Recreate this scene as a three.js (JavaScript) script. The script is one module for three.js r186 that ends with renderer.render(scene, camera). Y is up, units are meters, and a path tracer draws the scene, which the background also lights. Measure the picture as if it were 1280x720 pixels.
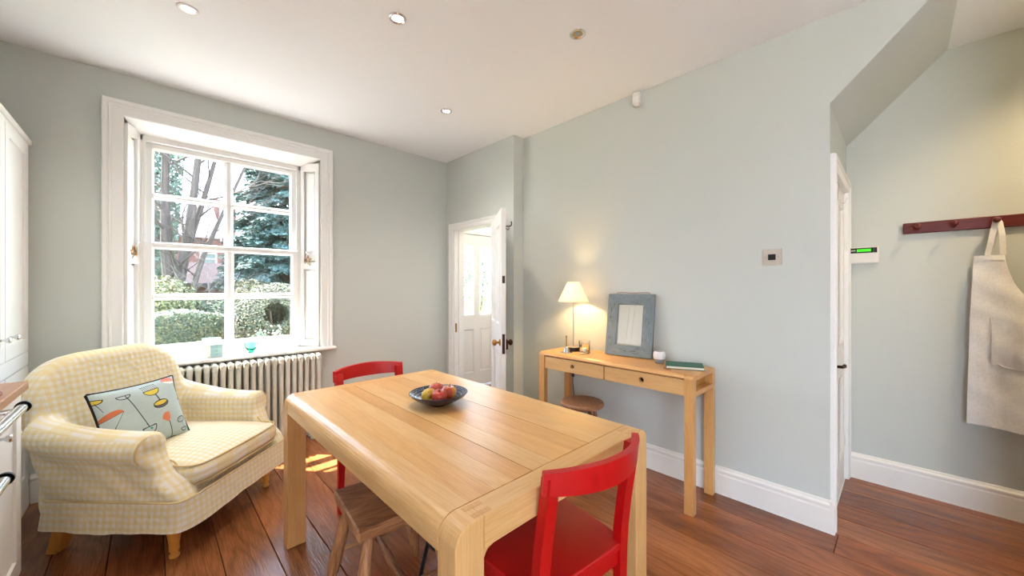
import * as THREE from 'three';
import { mergeGeometries } from 'three/addons/utils/BufferGeometryUtils.js';
import { MarchingCubes } from 'three/addons/objects/MarchingCubes.js';

// ---------------------------------------------------------------- camera, sky, sun, exposure
const scene = new THREE.Scene();
const camera = new THREE.PerspectiveCamera(75.06, 16 / 9, 0.05, 200);
camera.position.set(0, 1.3, 0);
camera.rotation.set(0, -44.0 * Math.PI / 180, 0);

const renderer = new THREE.WebGLRenderer({ antialias: true });
renderer.toneMapping = THREE.LinearToneMapping;
renderer.toneMappingExposure = 2.3;
renderer.shadowMap.enabled = true;

const SKY = 6;
{ // clear spring sky: pale at the horizon, bluer overhead, the same all round
  const w = 64, h = 256, d = new Float32Array(w * h * 4);
  for (let j = 0; j < h; j++) {
    const e = Math.max(0, (j + 0.5) / h * 2 - 1), t = Math.pow(e, 0.55);
    const c = [0.80 - 0.36 * t, 0.92 - 0.24 * t, 1.08 + 0.02 * t];
    for (let i = 0; i < w; i++) { const k = (j * w + i) * 4; d[k] = c[0]; d[k + 1] = c[1]; d[k + 2] = c[2]; d[k + 3] = 1; }
  }
  const t = new THREE.DataTexture(d, w, h, THREE.RGBAFormat, THREE.FloatType);
  t.mapping = THREE.EquirectangularReflectionMapping; t.magFilter = THREE.LinearFilter; t.needsUpdate = true;
  scene.background = t; scene.backgroundIntensity = SKY;
}
const sun = new THREE.DirectionalLight(0xfff5e8, 26);
{
  const dir = new THREE.Vector3(0.80, -2.03, 1.0).normalize();
  sun.target.position.set(0.6, 1, -4);
  sun.position.copy(sun.target.position).addScaledVector(dir, -24);
  sun.castShadow = true; sun.shadow.mapSize.set(2048, 2048);
  const s = sun.shadow.camera; s.left = -14; s.right = 14; s.top = 14; s.bottom = -14; s.near = 1; s.far = 60;
  scene.add(sun, sun.target);
}

// ---------------------------------------------------------------- helpers
function rng(seed) { let a = seed >>> 0; return () => { a = (a + 0x6D2B79F5) | 0; let t = Math.imul(a ^ (a >>> 15), 1 | a); t = (t + Math.imul(t ^ (t >>> 7), 61 | t)) ^ t; return ((t ^ (t >>> 14)) >>> 0) / 4294967296; }; }
const V = (x, y, z) => new THREE.Vector3(x, y, z);
const names = new Map();
function numbered(n) { const k = names.get(n) ?? 0; names.set(n, k + 1); return k ? n + '_' + String(k).padStart(3, '0') : n; }
function tag(o, label, category, group, kind) { o.userData.label = label; o.userData.category = category; if (group) o.userData.group = group; if (kind) o.userData.kind = kind; return o; }
function thing(name, label, category, pos = [0, 0, 0], turn = 0, group, kind) {
  const o = new THREE.Group(); o.name = numbered(name); o.position.set(...pos); o.rotation.y = turn; scene.add(o);
  return tag(o, label, category, group, kind);
}
const struct = (name, label, category, pos, turn) => thing(name, label, category, pos, turn, undefined, 'structure');
function clean(g) { const n = g.index ? g.toNonIndexed() : g; for (const k of Object.keys(n.attributes)) if (!['position', 'normal', 'uv', 'color'].includes(k)) n.deleteAttribute(k); n.clearGroups?.(); return n; }
function merge(list) {
  const a = list.flat().map(clean); if (a.length === 1) return a[0];
  const hasUv = a.every((g) => g.attributes.uv); if (!hasUv) a.forEach((g) => g.deleteAttribute('uv'));
  return mergeGeometries(a);
}
function part(name, geo, mat, parent) {
  const m = new THREE.Mesh(Array.isArray(geo) ? merge(geo) : geo, mat); m.name = name; parent.add(m); return m;
}
function solo(name, geo, mat, label, category, group, kind) { // a thing of one mesh
  const m = new THREE.Mesh(Array.isArray(geo) ? merge(geo) : geo, mat); m.name = numbered(name); scene.add(m); return tag(m, label, category, group, kind);
}
// geometry from triangles of points, flat normals
function fromTris(p) { const g = new THREE.BufferGeometry(); g.setAttribute('position', new THREE.BufferAttribute(new Float32Array(p), 3)); g.setAttribute('uv', new THREE.BufferAttribute(new Float32Array(p.length / 3 * 2), 2)); g.computeVertexNormals(); return g; }
// box with chamfered edges, 44 triangles
function box(w, h, d, x = 0, y = 0, z = 0, c = 0.003) {
  c = Math.min(c, w * 0.49, h * 0.49, d * 0.49);
  const H = [w / 2, h / 2, d / 2], P = [];
  const vtx = (s, ax) => [0, 1, 2].map((k) => s[k] * (k === ax ? H[k] : H[k] - c));
  const tri = (a, b, e) => { const n = [(b[1] - a[1]) * (e[2] - a[2]) - (b[2] - a[2]) * (e[1] - a[1]), (b[2] - a[2]) * (e[0] - a[0]) - (b[0] - a[0]) * (e[2] - a[2]), (b[0] - a[0]) * (e[1] - a[1]) - (b[1] - a[1]) * (e[0] - a[0])]; const m = [0, 1, 2].map((k) => a[k] + b[k] + e[k]); if (n[0] * m[0] + n[1] * m[1] + n[2] * m[2] < 0) P.push(...a, ...e, ...b); else P.push(...a, ...b, ...e); };
  const quad = (a, b, e, f) => { tri(a, b, e); tri(a, e, f); };
  for (let ax = 0; ax < 3; ax++) {
    const u = (ax + 1) % 3, v = (ax + 2) % 3;
    for (const s of [-1, 1]) { const q = [[-1, -1], [1, -1], [1, 1], [-1, 1]].map(([i, j]) => { const t = [0, 0, 0]; t[ax] = s; t[u] = i; t[v] = j; return vtx(t, ax); }); quad(...q); }
    for (const i of [-1, 1]) for (const j of [-1, 1]) { const A = [0, 0, 0], B = [0, 0, 0]; A[u] = B[u] = i; A[v] = B[v] = j; A[ax] = -1; B[ax] = 1; quad(vtx(A, u), vtx(B, u), vtx(B, v), vtx(A, v)); }
  }
  for (const i of [-1, 1]) for (const j of [-1, 1]) for (const k of [-1, 1]) { const s = [i, j, k]; tri(vtx(s, 0), vtx(s, 1), vtx(s, 2)); }
  const g = fromTris(P); g.translate(x, y, z); return g;
}
const boxAt = (x0, x1, y0, y1, z0, z1, c) => box(x1 - x0, y1 - y0, z1 - z0, (x0 + x1) / 2, (y0 + y1) / 2, (z0 + z1) / 2, c);
// uv in metres, u along the grain axis
function uvm(g, axis = 0, ou = 0, ov = 0) {
  g = clean(g); const p = g.attributes.position, uv = new Float32Array(p.count * 2);
  const a = V(), b = V(), c = V(), n = V();
  for (let i = 0; i < p.count; i += 3) {
    a.fromBufferAttribute(p, i); b.fromBufferAttribute(p, i + 1); c.fromBufferAttribute(p, i + 2);
    n.copy(b).sub(a).cross(c.clone().sub(a)); const m = [Math.abs(n.x), Math.abs(n.y), Math.abs(n.z)];
    const dom = m.indexOf(Math.max(...m)), o1 = (axis + 1) % 3, o2 = (axis + 2) % 3;
    const [uu, vv] = dom === axis ? [o1, o2] : dom === o1 ? [axis, o2] : [axis, o1];
    [a, b, c].forEach((q, k) => { const e = q.toArray(); uv[(i + k) * 2] = (dom === axis ? e[uu] * 0.15 : e[uu]) + ou; uv[(i + k) * 2 + 1] = e[vv] + ov; });
  }
  g.setAttribute('uv', new THREE.BufferAttribute(uv, 2)); return g;
}
function lathe(pts, seg = 32, x = 0, y = 0, z = 0) { const g = new THREE.LatheGeometry(pts.map(([r, h]) => new THREE.Vector2(r, h)), seg); g.translate(x, y, z); return g; }
// lathe laid between two points
function turned(a, b, prof, seg = 14) { // prof: [t along 0..1, radius]
  const A = V(...a), B = V(...b), L = A.distanceTo(B);
  const g = new THREE.LatheGeometry(prof.map(([t, r]) => new THREE.Vector2(r, t * L)), seg);
  g.applyQuaternion(new THREE.Quaternion().setFromUnitVectors(V(0, 1, 0), B.clone().sub(A).normalize())); g.translate(...a); return g;
}
const rod = (a, b, r, seg = 10) => turned(a, b, [[0, 0.0001], [0, r], [1, r], [1, 0.0001]], seg);
function tube(pts, r, n = 40, seg = 8, closed = false) { return new THREE.TubeGeometry(new THREE.CatmullRomCurve3(pts.map((p) => V(...p)), closed, 'centripetal'), n, r, seg, closed); }
function extr(pts, depth, holes = [], bevel = 0) {
  const s = new THREE.Shape(pts.map(([x, y]) => new THREE.Vector2(x, y)));
  for (const h of holes) s.holes.push(new THREE.Path(h.map(([x, y]) => new THREE.Vector2(x, y))));
  return new THREE.ExtrudeGeometry(s, bevel ? { depth: depth - 2 * bevel, bevelEnabled: true, bevelSize: bevel, bevelOffset: -bevel, bevelThickness: bevel, bevelSegments: 2, curveSegments: 8 } : { depth, bevelEnabled: false, curveSegments: 8 }).translate(0, 0, bevel);
}
const rect = (x0, y0, x1, y1) => [[x0, y0], [x1, y0], [x1, y1], [x0, y1]];
function arc(cx, cy, r, a0, a1, n = 8) { const o = []; for (let i = 0; i <= n; i++) { const a = a0 + (a1 - a0) * i / n; o.push([cx + r * Math.cos(a), cy + r * Math.sin(a)]); } return o; }
// sweep of a profile [offset to the left of travel, height out of plane] along 2D points with mitred corners
function miter(pts, prof, closed, place) {
  const n = pts.length, rings = [];
  for (let i = 0; i < n; i++) {
    const p = pts[i], pr = pts[(i - 1 + n) % n], nx = pts[(i + 1) % n];
    const d = (a, b) => { const l = Math.hypot(b[0] - a[0], b[1] - a[1]); return [(b[0] - a[0]) / l, (b[1] - a[1]) / l]; };
    let d0 = !closed && i === 0 ? d(p, nx) : d(pr, p), d1 = !closed && i === n - 1 ? d(pr, p) : d(p, nx);
    const n0 = [-d0[1], d0[0]], n1 = [-d1[1], d1[0]], k = 1 + n0[0] * n1[0] + n0[1] * n1[1], m = [(n0[0] + n1[0]) / k, (n0[1] + n1[1]) / k];
    rings.push(prof.map(([o, h]) => place(p[0] + m[0] * o, p[1] + m[1] * o, h)));
  }
  const P = [], N = closed ? n : n - 1;
  for (let i = 0; i < N; i++) for (let j = 0; j < prof.length - 1; j++) {
    const a = rings[i][j], b = rings[i][j + 1], c = rings[(i + 1) % n][j + 1], e = rings[(i + 1) % n][j];
    P.push(...a, ...b, ...c, ...a, ...c, ...e);
  }
  if (!closed) for (const [r, f] of [[rings[0], 1], [rings[n - 1], -1]]) for (let j = 1; j < prof.length - 1; j++) P.push(...(f > 0 ? [...r[0], ...r[j + 1], ...r[j]] : [...r[0], ...r[j], ...r[j + 1]]));
  return fromTris(P);
}
// ---------------------------------------------------------------- noise and textures
function noise2(seed) {
  const r = rng(seed), t = new Float32Array(65536); for (let i = 0; i < 65536; i++) t[i] = r();
  return (x, y, px, py) => { // value noise, repeats after px, py
    const xi = Math.floor(x), yi = Math.floor(y), fx = x - xi, fy = y - yi, sx = fx * fx * (3 - 2 * fx), sy = fy * fy * (3 - 2 * fy);
    const m = (a, b) => ((a % b) + b) % b, g = (i, j) => t[(m(i, px) + m(j, py) * 251) & 65535];
    const a = g(xi, yi), b = g(xi + 1, yi), c = g(xi, yi + 1), d = g(xi + 1, yi + 1);
    return a + (b - a) * sx + (c - a) * sy + (a - b - c + d) * sx * sy;
  };
}
function dataTex(w, h, f, srgb = true) {
  const d = new Uint8Array(w * h * 4);
  for (let j = 0; j < h; j++) for (let i = 0; i < w; i++) { const c = f(i / w, j / h), k = (j * w + i) * 4; for (let q = 0; q < 3; q++) d[k + q] = Math.max(0, Math.min(255, c[q])); d[k + 3] = 255; }
  const t = new THREE.DataTexture(d, w, h); t.wrapS = t.wrapT = THREE.RepeatWrapping; t.magFilter = THREE.LinearFilter; t.minFilter = THREE.LinearMipmapLinearFilter; t.generateMipmaps = true; if (srgb) t.colorSpace = THREE.SRGBColorSpace; t.needsUpdate = true; return t;
}
const mixc = (a, b, t) => a.map((v, i) => v + (b[i] - v) * t), cl = (x) => Math.max(0, Math.min(1, x));
function woodTex(seed, light, dark, o = {}) { // u runs along the grain
  const n = noise2(seed), { lines = 26, streak = 0.5, mott = 0.35, figure = 0.4 } = o;
  const t = dataTex(1024, 512, (u, v) => {
    const warp = n(u * 4, v * 6, 4, 6) * 1.2 + n(u * 9, v * 13, 9, 13) * 0.35;
    const ring = 0.5 + 0.5 * Math.sin((v * lines + warp * 2.2) * 6.283);
    const fine = n(u * 24, v * 240, 24, 240), fine2 = n(u * 60, v * 410, 60, 410), big = n(u * 3, v * 5, 3, 5);
    const x = figure * Math.pow(ring, 2.2) * 0.6 + streak * (fine * 0.6 + fine2 * 0.4 - 0.35) + mott * (big - 0.5) + 0.2;
    return mixc(light, dark, cl(x));
  });
  t.repeat.set(1 / (o.len ?? 1.6), 1 / (o.wid ?? 0.5)); return t;
}
function grainBump(seed) { const n = noise2(seed); const t = dataTex(512, 512, (u, v) => { const x = 255 * (0.6 * n(u * 16, v * 200, 16, 200) + 0.4 * n(u * 40, v * 256, 40, 256)); return [x, x, x]; }, false); t.repeat.set(1 / 1.2, 1 / 0.4); return t; }
const GB = grainBump(5);
function canvasTex(w, h, draw) { const c = document.createElement('canvas'); c.width = w; c.height = h; draw(c.getContext('2d'), w, h); const t = new THREE.CanvasTexture(c); t.colorSpace = THREE.SRGBColorSpace; t.wrapS = t.wrapT = THREE.RepeatWrapping; t.magFilter = THREE.LinearFilter; return t; }
const std = (color, roughness = 0.6, o = {}) => new THREE.MeshStandardMaterial({ color, roughness, ...o });
const phys = (color, roughness, o = {}) => new THREE.MeshPhysicalMaterial({ color, roughness, ...o });

// roller-paint bump
const paintBump = (() => { const n = noise2(9); const t = dataTex(256, 256, (u, v) => { const x = 255 * (0.5 * n(u * 64, v * 64, 64, 64) + 0.5 * n(u * 128, v * 128, 128, 128)); return [x, x, x]; }, false); t.repeat.set(2, 2); return t; })();
const M = {
  wall: std(0xcdd1cb, 0.82, { bumpMap: paintBump, bumpScale: 0.0004 }),
  ceiling: std(0xf2f4f6, 0.9),
  white: std(0xf3f2ef, 0.42),
  whiteCab: std(0xf1efea, 0.4),
  hallWall: std(0xe9e6dd, 0.85),
  skirt: std(0xf2efe8, 0.45),
  chrome: std(0xd8d8d8, 0.15, { metalness: 1 }),
  steel: std(0xb9b2a8, 0.32, { metalness: 1 }),
  brass: std(0xa8793a, 0.3, { metalness: 1 }),
  bronze: std(0x3a2416, 0.4, { metalness: 0.8 }),
  black: std(0x101012, 0.45),
  red: phys(0xbd0309, 0.42),
  rad: std(0xdcdacd, 0.45),
  glass: phys(0xffffff, 0.0, { transmission: 1, thickness: 0, ior: 1.5 }),
  clearGlass: phys(0xffffff, 0.02, { transmission: 1, thickness: 0.004, ior: 1.5 }),
};
const oakTex = woodTex(11, [229, 188, 131], [196, 144, 84], { lines: 9, streak: 0.55, mott: 0.3, figure: 0.22, len: 1.7, wid: 0.6 });
M.oak = [0xffffff, 0xfdf3e6, 0xf6e8d8].map((c) => phys(c, 0.31, { map: oakTex, bumpMap: GB, bumpScale: 0.0003 }));
const orangeOak = woodTex(21, [206, 150, 78], [166, 104, 40], { lines: 8, streak: 0.6, mott: 0.3, figure: 0.25 });
M.oakDark = phys(0xffffff, 0.4, { map: orangeOak, bumpMap: GB, bumpScale: 0.0003 });
const floorTex = woodTex(31, [178, 114, 70], [98, 56, 31], { lines: 7, streak: 0.6, mott: 0.55, figure: 0.32, len: 1.9, wid: 0.55 });
M.floor = [0xffffff, 0xeee0d4, 0xfff0e0, 0xdccfc6, 0xf6e4d6].map((c) => phys(c, 0.23, { map: floorTex, bumpMap: GB, bumpScale: 0.0006 }));
const stoolTex = woodTex(41, [196, 142, 96], [122, 74, 40], { lines: 10, streak: 0.9, mott: 0.9, figure: 0.5, len: 0.7, wid: 0.35 });
M.stool = std(0xffffff, 0.5, { map: stoolTex, bumpMap: GB, bumpScale: 0.001 });
const lowTex = woodTex(43, [176, 128, 92], [140, 92, 60], { lines: 12, streak: 0.6, mott: 0.3, len: 0.8, wid: 0.4 });
M.lowStool = std(0xffffff, 0.45, { map: lowTex });
M.mahogany = std(0xffffff, 0.35, { map: woodTex(47, [112, 32, 26], [70, 14, 12], { lines: 8, streak: 0.6, mott: 0.4 }) });
M.worktop = phys(0xffffff, 0.3, { map: woodTex(49, [190, 140, 96], [150, 98, 60], { lines: 10, streak: 0.6 }) });
M.leg = phys(0xffffff, 0.35, { map: woodTex(53, [224, 158, 72], [196, 122, 44], { lines: 8, streak: 0.4, mott: 0.2, figure: 0.2 }) });

// ================================================================ SETTING
const RX = 2.605, DX = 2.475, WZ = -3.66, AX = 3.49, AZ = -0.26, CH = 2.75, LX = -1.15, BZ = 2.6;
// ---- floor: boards run along z
{
  const fl = struct('floor', 'dark stained wooden floor of wide boards', 'floor');
  part('subfloor', boxAt(-1.3, 4.1, -0.12, -0.024, -4.02, 2.75, 0.001), std(0x1a100b, 0.9), fl);
  const r = rng(77), x00 = -0.343 - 0.197 * 5;
  for (let k = 0; k < 26; k++) {
    const x0 = Math.max(LX - 0.05, x00 + 0.197 * k), x1 = Math.min(4.0, x00 + 0.197 * (k + 1)); if (x1 - x0 < 0.03) continue;
    const runs = x0 < 2.55 ? [[-3.95, BZ]] : x0 < 3.45 ? [[-3.95, -2.2], [-0.4, BZ]] : [[-3.95, -2.2]];
    for (const [za, zb] of runs) {
      let z = za, first = true;
      while (z < zb - 0.05) {
        let L = first ? 0.7 + r() * 2.2 : 1.9 + r() * 1.6; first = false; if (zb - z - L < 0.5) L = zb - z;
        const g = boxAt(x0 + 0.0015, x1 - 0.0015, -0.024 + 0.0002, 0, z + 0.001, z + L - 0.001, 0.0018); g.translate(0, (r() - 0.6) * 0.0012, 0);
        part('floorboard', uvm(g, 2, r() * 7, r() * 3), M.floor[Math.floor(r() * 5)], fl); z += L;
      }
    }
  }
}
// ---- ceiling
{
  const c = struct('ceiling', 'smooth white plastered ceiling', 'ceiling');
  part('plaster', boxAt(-1.35, 4.15, CH, CH + 0.15, -4.02, 2.75, 0.001), M.ceiling, c);
}
// wall shapes are drawn in the plane and given thickness
function wallX(name, label, xFace, xBack, pts, holes, mat = M.wall) { // drawn in (z, y), face at xFace
  const g = extr(pts, Math.abs(xBack - xFace), holes); g.applyMatrix4(new THREE.Matrix4().makeBasis(V(0, 0, 1), V(0, 1, 0), V(-1, 0, 0))); g.translate(Math.max(xFace, xBack), 0, 0);
  return tag(solo(name, uvm(g, 1), mat, label, 'wall'), label, 'wall', undefined, 'structure');
}
function wallZ(name, label, zFace, zBack, pts, holes, mat = M.wall, extra = []) {
  const g = extr(pts, Math.abs(zBack - zFace), holes); g.translate(0, 0, Math.min(zFace, zBack));
  return tag(solo(name, uvm(merge([g, ...extra]), 1), mat, label, 'wall'), label, 'wall', undefined, 'structure');
}
const WIN = { x0: -0.127, x1: 1.111, y0: 0.73, y1: 2.46 }, OW = { x0: -0.055, x1: 0.985, y0: 0.76, y1: 2.44 };
wallZ('wall_front', 'sage green wall with the sash window', WZ, -3.79, rect(-1.3, -0.12, 4.1, CH),
  [rect(WIN.x0, WIN.y0, WIN.x1, WIN.y1), rect(2.71, -0.1, 3.545, 2.45)], M.wall,
  [extr(rect(-1.3, -0.12, 4.1, CH), 0.22, [rect(OW.x0, OW.y0, OW.x1, OW.y1), rect(2.71, -0.1, 3.545, 2.45)]).translate(0, 0, -4.012)]);
wallX('wall_right', 'long sage green wall behind the console table', RX, RX + 0.12, [[-2.54, 0], [AZ - 0.1, 0], [AZ - 0.1, 2.284], [AZ - 0.1, CH], [-2.54, CH]], []);
wallX('wall_doorway', 'narrow sage green wall around the open hall door', DX, RX, rect(WZ, 0, -2.54, CH), [[[-3.51, -0.0], [-2.80, 0.0], [-2.80, 1.97], [-3.51, 1.97]].map(([a, b]) => [a, b + 0.001])]);
wallZ('wall_return', 'short sage green wall around the cupboard door', AZ, AZ - 0.1, rect(RX, 0, AX, CH), [rect(2.675, 0.001, 3.425, 1.955)]);
{ // underside of the stairs: sloped soffit over the alcove
  const g = extr([[AZ, 2.284], [AZ, CH], [0.2, CH], [0.195, 2.745]], AX - RX); g.applyMatrix4(new THREE.Matrix4().makeBasis(V(0, 0, 1), V(0, 1, 0), V(-1, 0, 0))); g.translate(AX, 0, 0);
  solo('wall_stair', uvm(g, 1), M.wall, 'sloping green soffit under the stairs above the coat rail', 'wall', undefined, 'structure');
}
wallX('wall_alcove', 'green alcove wall behind the coat rail', AX, AX + 0.12, rect(-0.4, 0, 2.7, CH), []);
wallX('wall_stub', 'green wall closing the coat alcove on the kitchen side', RX, RX + 0.1, rect(0.52, 0, 2.65, CH), []);
wallX('wall_left', 'green kitchen wall with the glazed garden doors', LX - 0.12, LX, rect(-3.7, 0, 2.7, CH), [rect(0.9, 0.02, 2.5, 2.25)]);
wallZ('wall_back', 'green wall at the back of the kitchen', 2.72, BZ, rect(-1.3, 0, 3.6, CH), []);
wallX('wall_hall', 'cream hall wall seen through the open door', 3.95, 4.07, rect(-3.8, 0, -2.1, CH), [], M.hallWall);
wallZ('wall_hall_back', 'cream end wall of the hall', -2.1, -2.2, rect(2.725, 0, 4.05, CH), [], M.hallWall);
{ // garden doors behind the viewer
  const w = struct('window_2', 'white glazed garden doors of the kitchen', 'window');
  const x = LX - 0.06, bar = (y0, y1, z0, z1) => boxAt(x - 0.04, x + 0.04, y0, y1, z0, z1), fr = [bar(2.18, 2.25, 0.9, 2.5), bar(0.02, 0.1, 0.9, 2.5)];
  for (const z of [0.935, 1.7, 2.465]) fr.push(bar(0.1, 2.18, z - 0.035, z + 0.035));
  part('frame', fr, M.white, w);
  for (const [a, b] of [[0.97, 1.665], [1.735, 2.43]]) part('pane', boxAt(x - 0.002, x + 0.002, 0.1, 2.18, a, b, 0.0005), M.glass, w);
}
// ---- skirting boards
function skirting(name, label, a, b, nrm) { // from a to b on the floor, nrm points into the room
  const prof = [[0, 0], [0.022, 0], [0.022, 0.122], [0.019, 0.13], [0.019, 0.136], [0.0225, 0.14], [0.0225, 0.15], [0.012, 0.158], [0.008, 0.17], [0, 0.17]];
  const d = V(b[0] - a[0], 0, b[1] - a[1]), L = d.length(); d.normalize();
  const g = extr(prof, L), N = V(nrm[0], 0, nrm[1]);
  if (N.clone().cross(V(0, 1, 0)).dot(d) > 0) g.applyMatrix4(new THREE.Matrix4().makeBasis(N, V(0, 1, 0), d)).translate(a[0], 0, a[1]);
  else g.applyMatrix4(new THREE.Matrix4().makeBasis(N, V(0, 1, 0), d.negate())).translate(b[0], 0, b[1]);
  return solo(name, uvm(g, 1), M.skirt, label, 'skirting board', undefined, 'structure');
}
skirting('baseboard_front', 'white skirting board behind the armchair and radiator', [-0.52, WZ], [DX, WZ], [0, 1]);
skirting('baseboard_right', 'white skirting board under the console table', [RX, -2.54], [RX, AZ], [-1, 0]);
skirting('baseboard_return', 'short white skirting return beside the cupboard door', [RX - 0.022, AZ], [RX + 0.03, AZ], [0, 1]);
skirting('baseboard_doorway', 'white skirting stub beside the open hall door', [DX, -2.72], [DX, -2.54], [-1, 0]);
skirting('baseboard_alcove', 'white skirting board below the hanging apron', [AX, AZ], [AX, 2.6], [-1, 0]);
skirting('baseboard_back', 'white skirting board of the kitchen end', [LX, BZ], [RX, BZ], [0, -1]);

// ---- door casings
const casingProf = [[0, 0], [0, 0.016], [0.012, 0.02], [0.045, 0.02], [0.05, 0.026], [0.068, 0.026], [0.074, 0.018], [0.074, 0]];
{ // hall doorway: casing on the room side, lining in the opening
  const t = struct('trim_1', 'white moulded casing around the hall doorway', 'door casing');
  part('casing', miter([[-2.80, 0], [-2.80, 1.95], [-3.51, 1.95], [-3.51, 0]].reverse(), casingProf, false, (u, v, h) => [DX - h, v, u]), M.white, t);
  part('lining', [boxAt(DX - 0.004, RX + 0.004, 0, 1.95, -3.52, -3.495, 0.001), boxAt(DX - 0.004, RX + 0.004, 0, 1.95, -2.815, -2.79, 0.001), boxAt(DX - 0.004, RX + 0.004, 1.945, 1.972, -3.52, -2.79, 0.001), boxAt(DX + 0.05, DX + 0.09, 0, 1.94, -3.495, -3.482, 0.001)], M.white, t);
  part('strike_plate', boxAt(DX + 0.008, DX + 0.03, 0.80, 0.9, -3.496, -3.4935, 0.0005), M.brass, t);
}
{
  const t = struct('trim_2', 'white moulded casing around the cupboard door', 'door casing');
  part('casing', miter([[2.69, 0], [2.69, 1.945], [3.41, 1.945], [3.41, 0]], casingProf, false, (u, v, h) => [u, v, AZ + h]), M.white, t);
  part('lining', [boxAt(2.672, 2.69, 0, 1.957, AZ - 0.1, AZ + 0.001, 0.001), boxAt(3.41, 3.428, 0, 1.957, AZ - 0.1, AZ + 0.001, 0.001), boxAt(2.69, 3.41, 1.94, 1.957, AZ - 0.1, AZ + 0.001, 0.001)], M.white, t);
}
{ // hall light
  const l = thing('hall_ceiling_lamp', 'round white ceiling lamp in the hall', 'lamp', [3.3, CH, -2.75]);
  part('base', lathe([[0.0001, -0.03], [0.09, -0.03], [0.1, -0.02], [0.1, 0]], 28), M.white, l);
  part('globe', lathe([[0.0001, -0.16], [0.07, -0.15], [0.125, -0.11], [0.14, -0.07], [0.12, -0.04], [0.09, -0.03]], 28), std(0xffffff, 0.4, { emissive: 0xfff0dc, emissiveIntensity: 1.2 }), l);
  const p = new THREE.PointLight(0xfff0dc, 0.8, 0, 2); p.position.set(0, -0.1, 0); p.castShadow = true; p.shadow.radius = 5; l.add(p);
}
// ---- panelled door leaf in its own x-y plane, z = 0 .. t
function roundTop(x0, y0, x1, y1, r) { return [[x0, y0], [x1, y0], ...arc(x1 - r, y1 - r, r, 0, Math.PI / 2, 6), ...arc(x0 + r, y1 - r, r, Math.PI / 2, Math.PI, 6)]; }
function leaf(parent, w, h, t, panels) {
  const hole = (p) => p.r ? roundTop(...p.b, p.r) : rect(...p.b);
  part('frame', uvm(extr(rect(0, 0, w, h), t, panels.map(hole)), 1), M.white, parent);
  for (const p of panels) {
    const [x0, y0, x1, y1] = p.b;
    if (p.glass) part('pane', extr(hole(p), 0.004).translate(0, 0, t / 2 - 0.002), p.glass, parent);
    else { part('panel', [box(x1 - x0 + 0.002, y1 - y0 + 0.002, t - 0.024, (x0 + x1) / 2, (y0 + y1) / 2, t / 2, 0.001), box(x1 - x0 - 0.07, y1 - y0 - 0.07, t - 0.010, (x0 + x1) / 2, (y0 + y1) / 2, t / 2, 0.006)], M.white, parent); }
    const loop = hole(p), mp = [[0, 0.002], [0.006, 0.004], [0.014, -0.001], [0.02, -0.010]];
    part('moulding', [miter(loop, mp, true, (u, v, z) => [u, v, t + z]), miter(loop, mp, true, (u, v, z) => [u, v, -z])], M.white, parent);
  }
}
{ // open hall door: hinged on the right jamb and swung into the room
  const d = struct('door_2', 'open white panelled door with brass knob', 'door', [2.470, 0.008, -2.80]);
  const A = V(2.063 - 2.470, 0, -2.206 + 2.80); d.rotation.y = Math.atan2(-A.z, A.x);
  const w = 0.715, h = 1.94, t = 0.038;
  leaf(d, w, h, t, [{ b: [0.1, 0.98, 0.32, 1.83] }, { b: [0.395, 0.98, 0.615, 1.83] }, { b: [0.1, 0.2, 0.32, 0.76] }, { b: [0.395, 0.2, 0.615, 0.76] }]);
  const knob = (s) => { const prof = [[0.0001, 0.066], [0.012, 0.065], [0.024, 0.056], [0.027, 0.046], [0.022, 0.036], [0.01, 0.028], [0.009, 0.012], [0.026, 0.008], [0.028, 0]]; const g = lathe(prof, 20); g.rotateX(s > 0 ? Math.PI / 2 : -Math.PI / 2); g.translate(w - 0.06, 0.845, s > 0 ? t : 0); return g; };
  part('knob', knob(1), M.brass, d); part('knob', knob(-1), M.bronze, d);
  part('lock_case', boxAt(w - 0.14, w - 0.02, 0.79, 0.87, -0.022, 0, 0.003), M.bronze, d);
  part('latch_plate', [boxAt(w - 0.002, w + 0.0015, 0.76, 0.92, 0.008, 0.03, 0.0005), boxAt(w, w + 0.009, 0.835, 0.86, 0.013, 0.025, 0.002)], M.bronze, d);
  part('bolt_plate', boxAt(w - 0.002, w + 0.0015, 1.33, 1.39, 0.008, 0.03, 0.0005), M.bronze, d);
  part('coat_hook', [tube([[w - 0.05, 1.80, 0], [w - 0.05, 1.80, -0.04], [w - 0.05, 1.815, -0.055], [w - 0.05, 1.84, -0.052]], 0.005, 16), tube([[w - 0.05, 1.79, 0], [w - 0.05, 1.77, -0.025], [w - 0.05, 1.785, -0.035]], 0.004, 12)], M.black, d);
}
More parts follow.
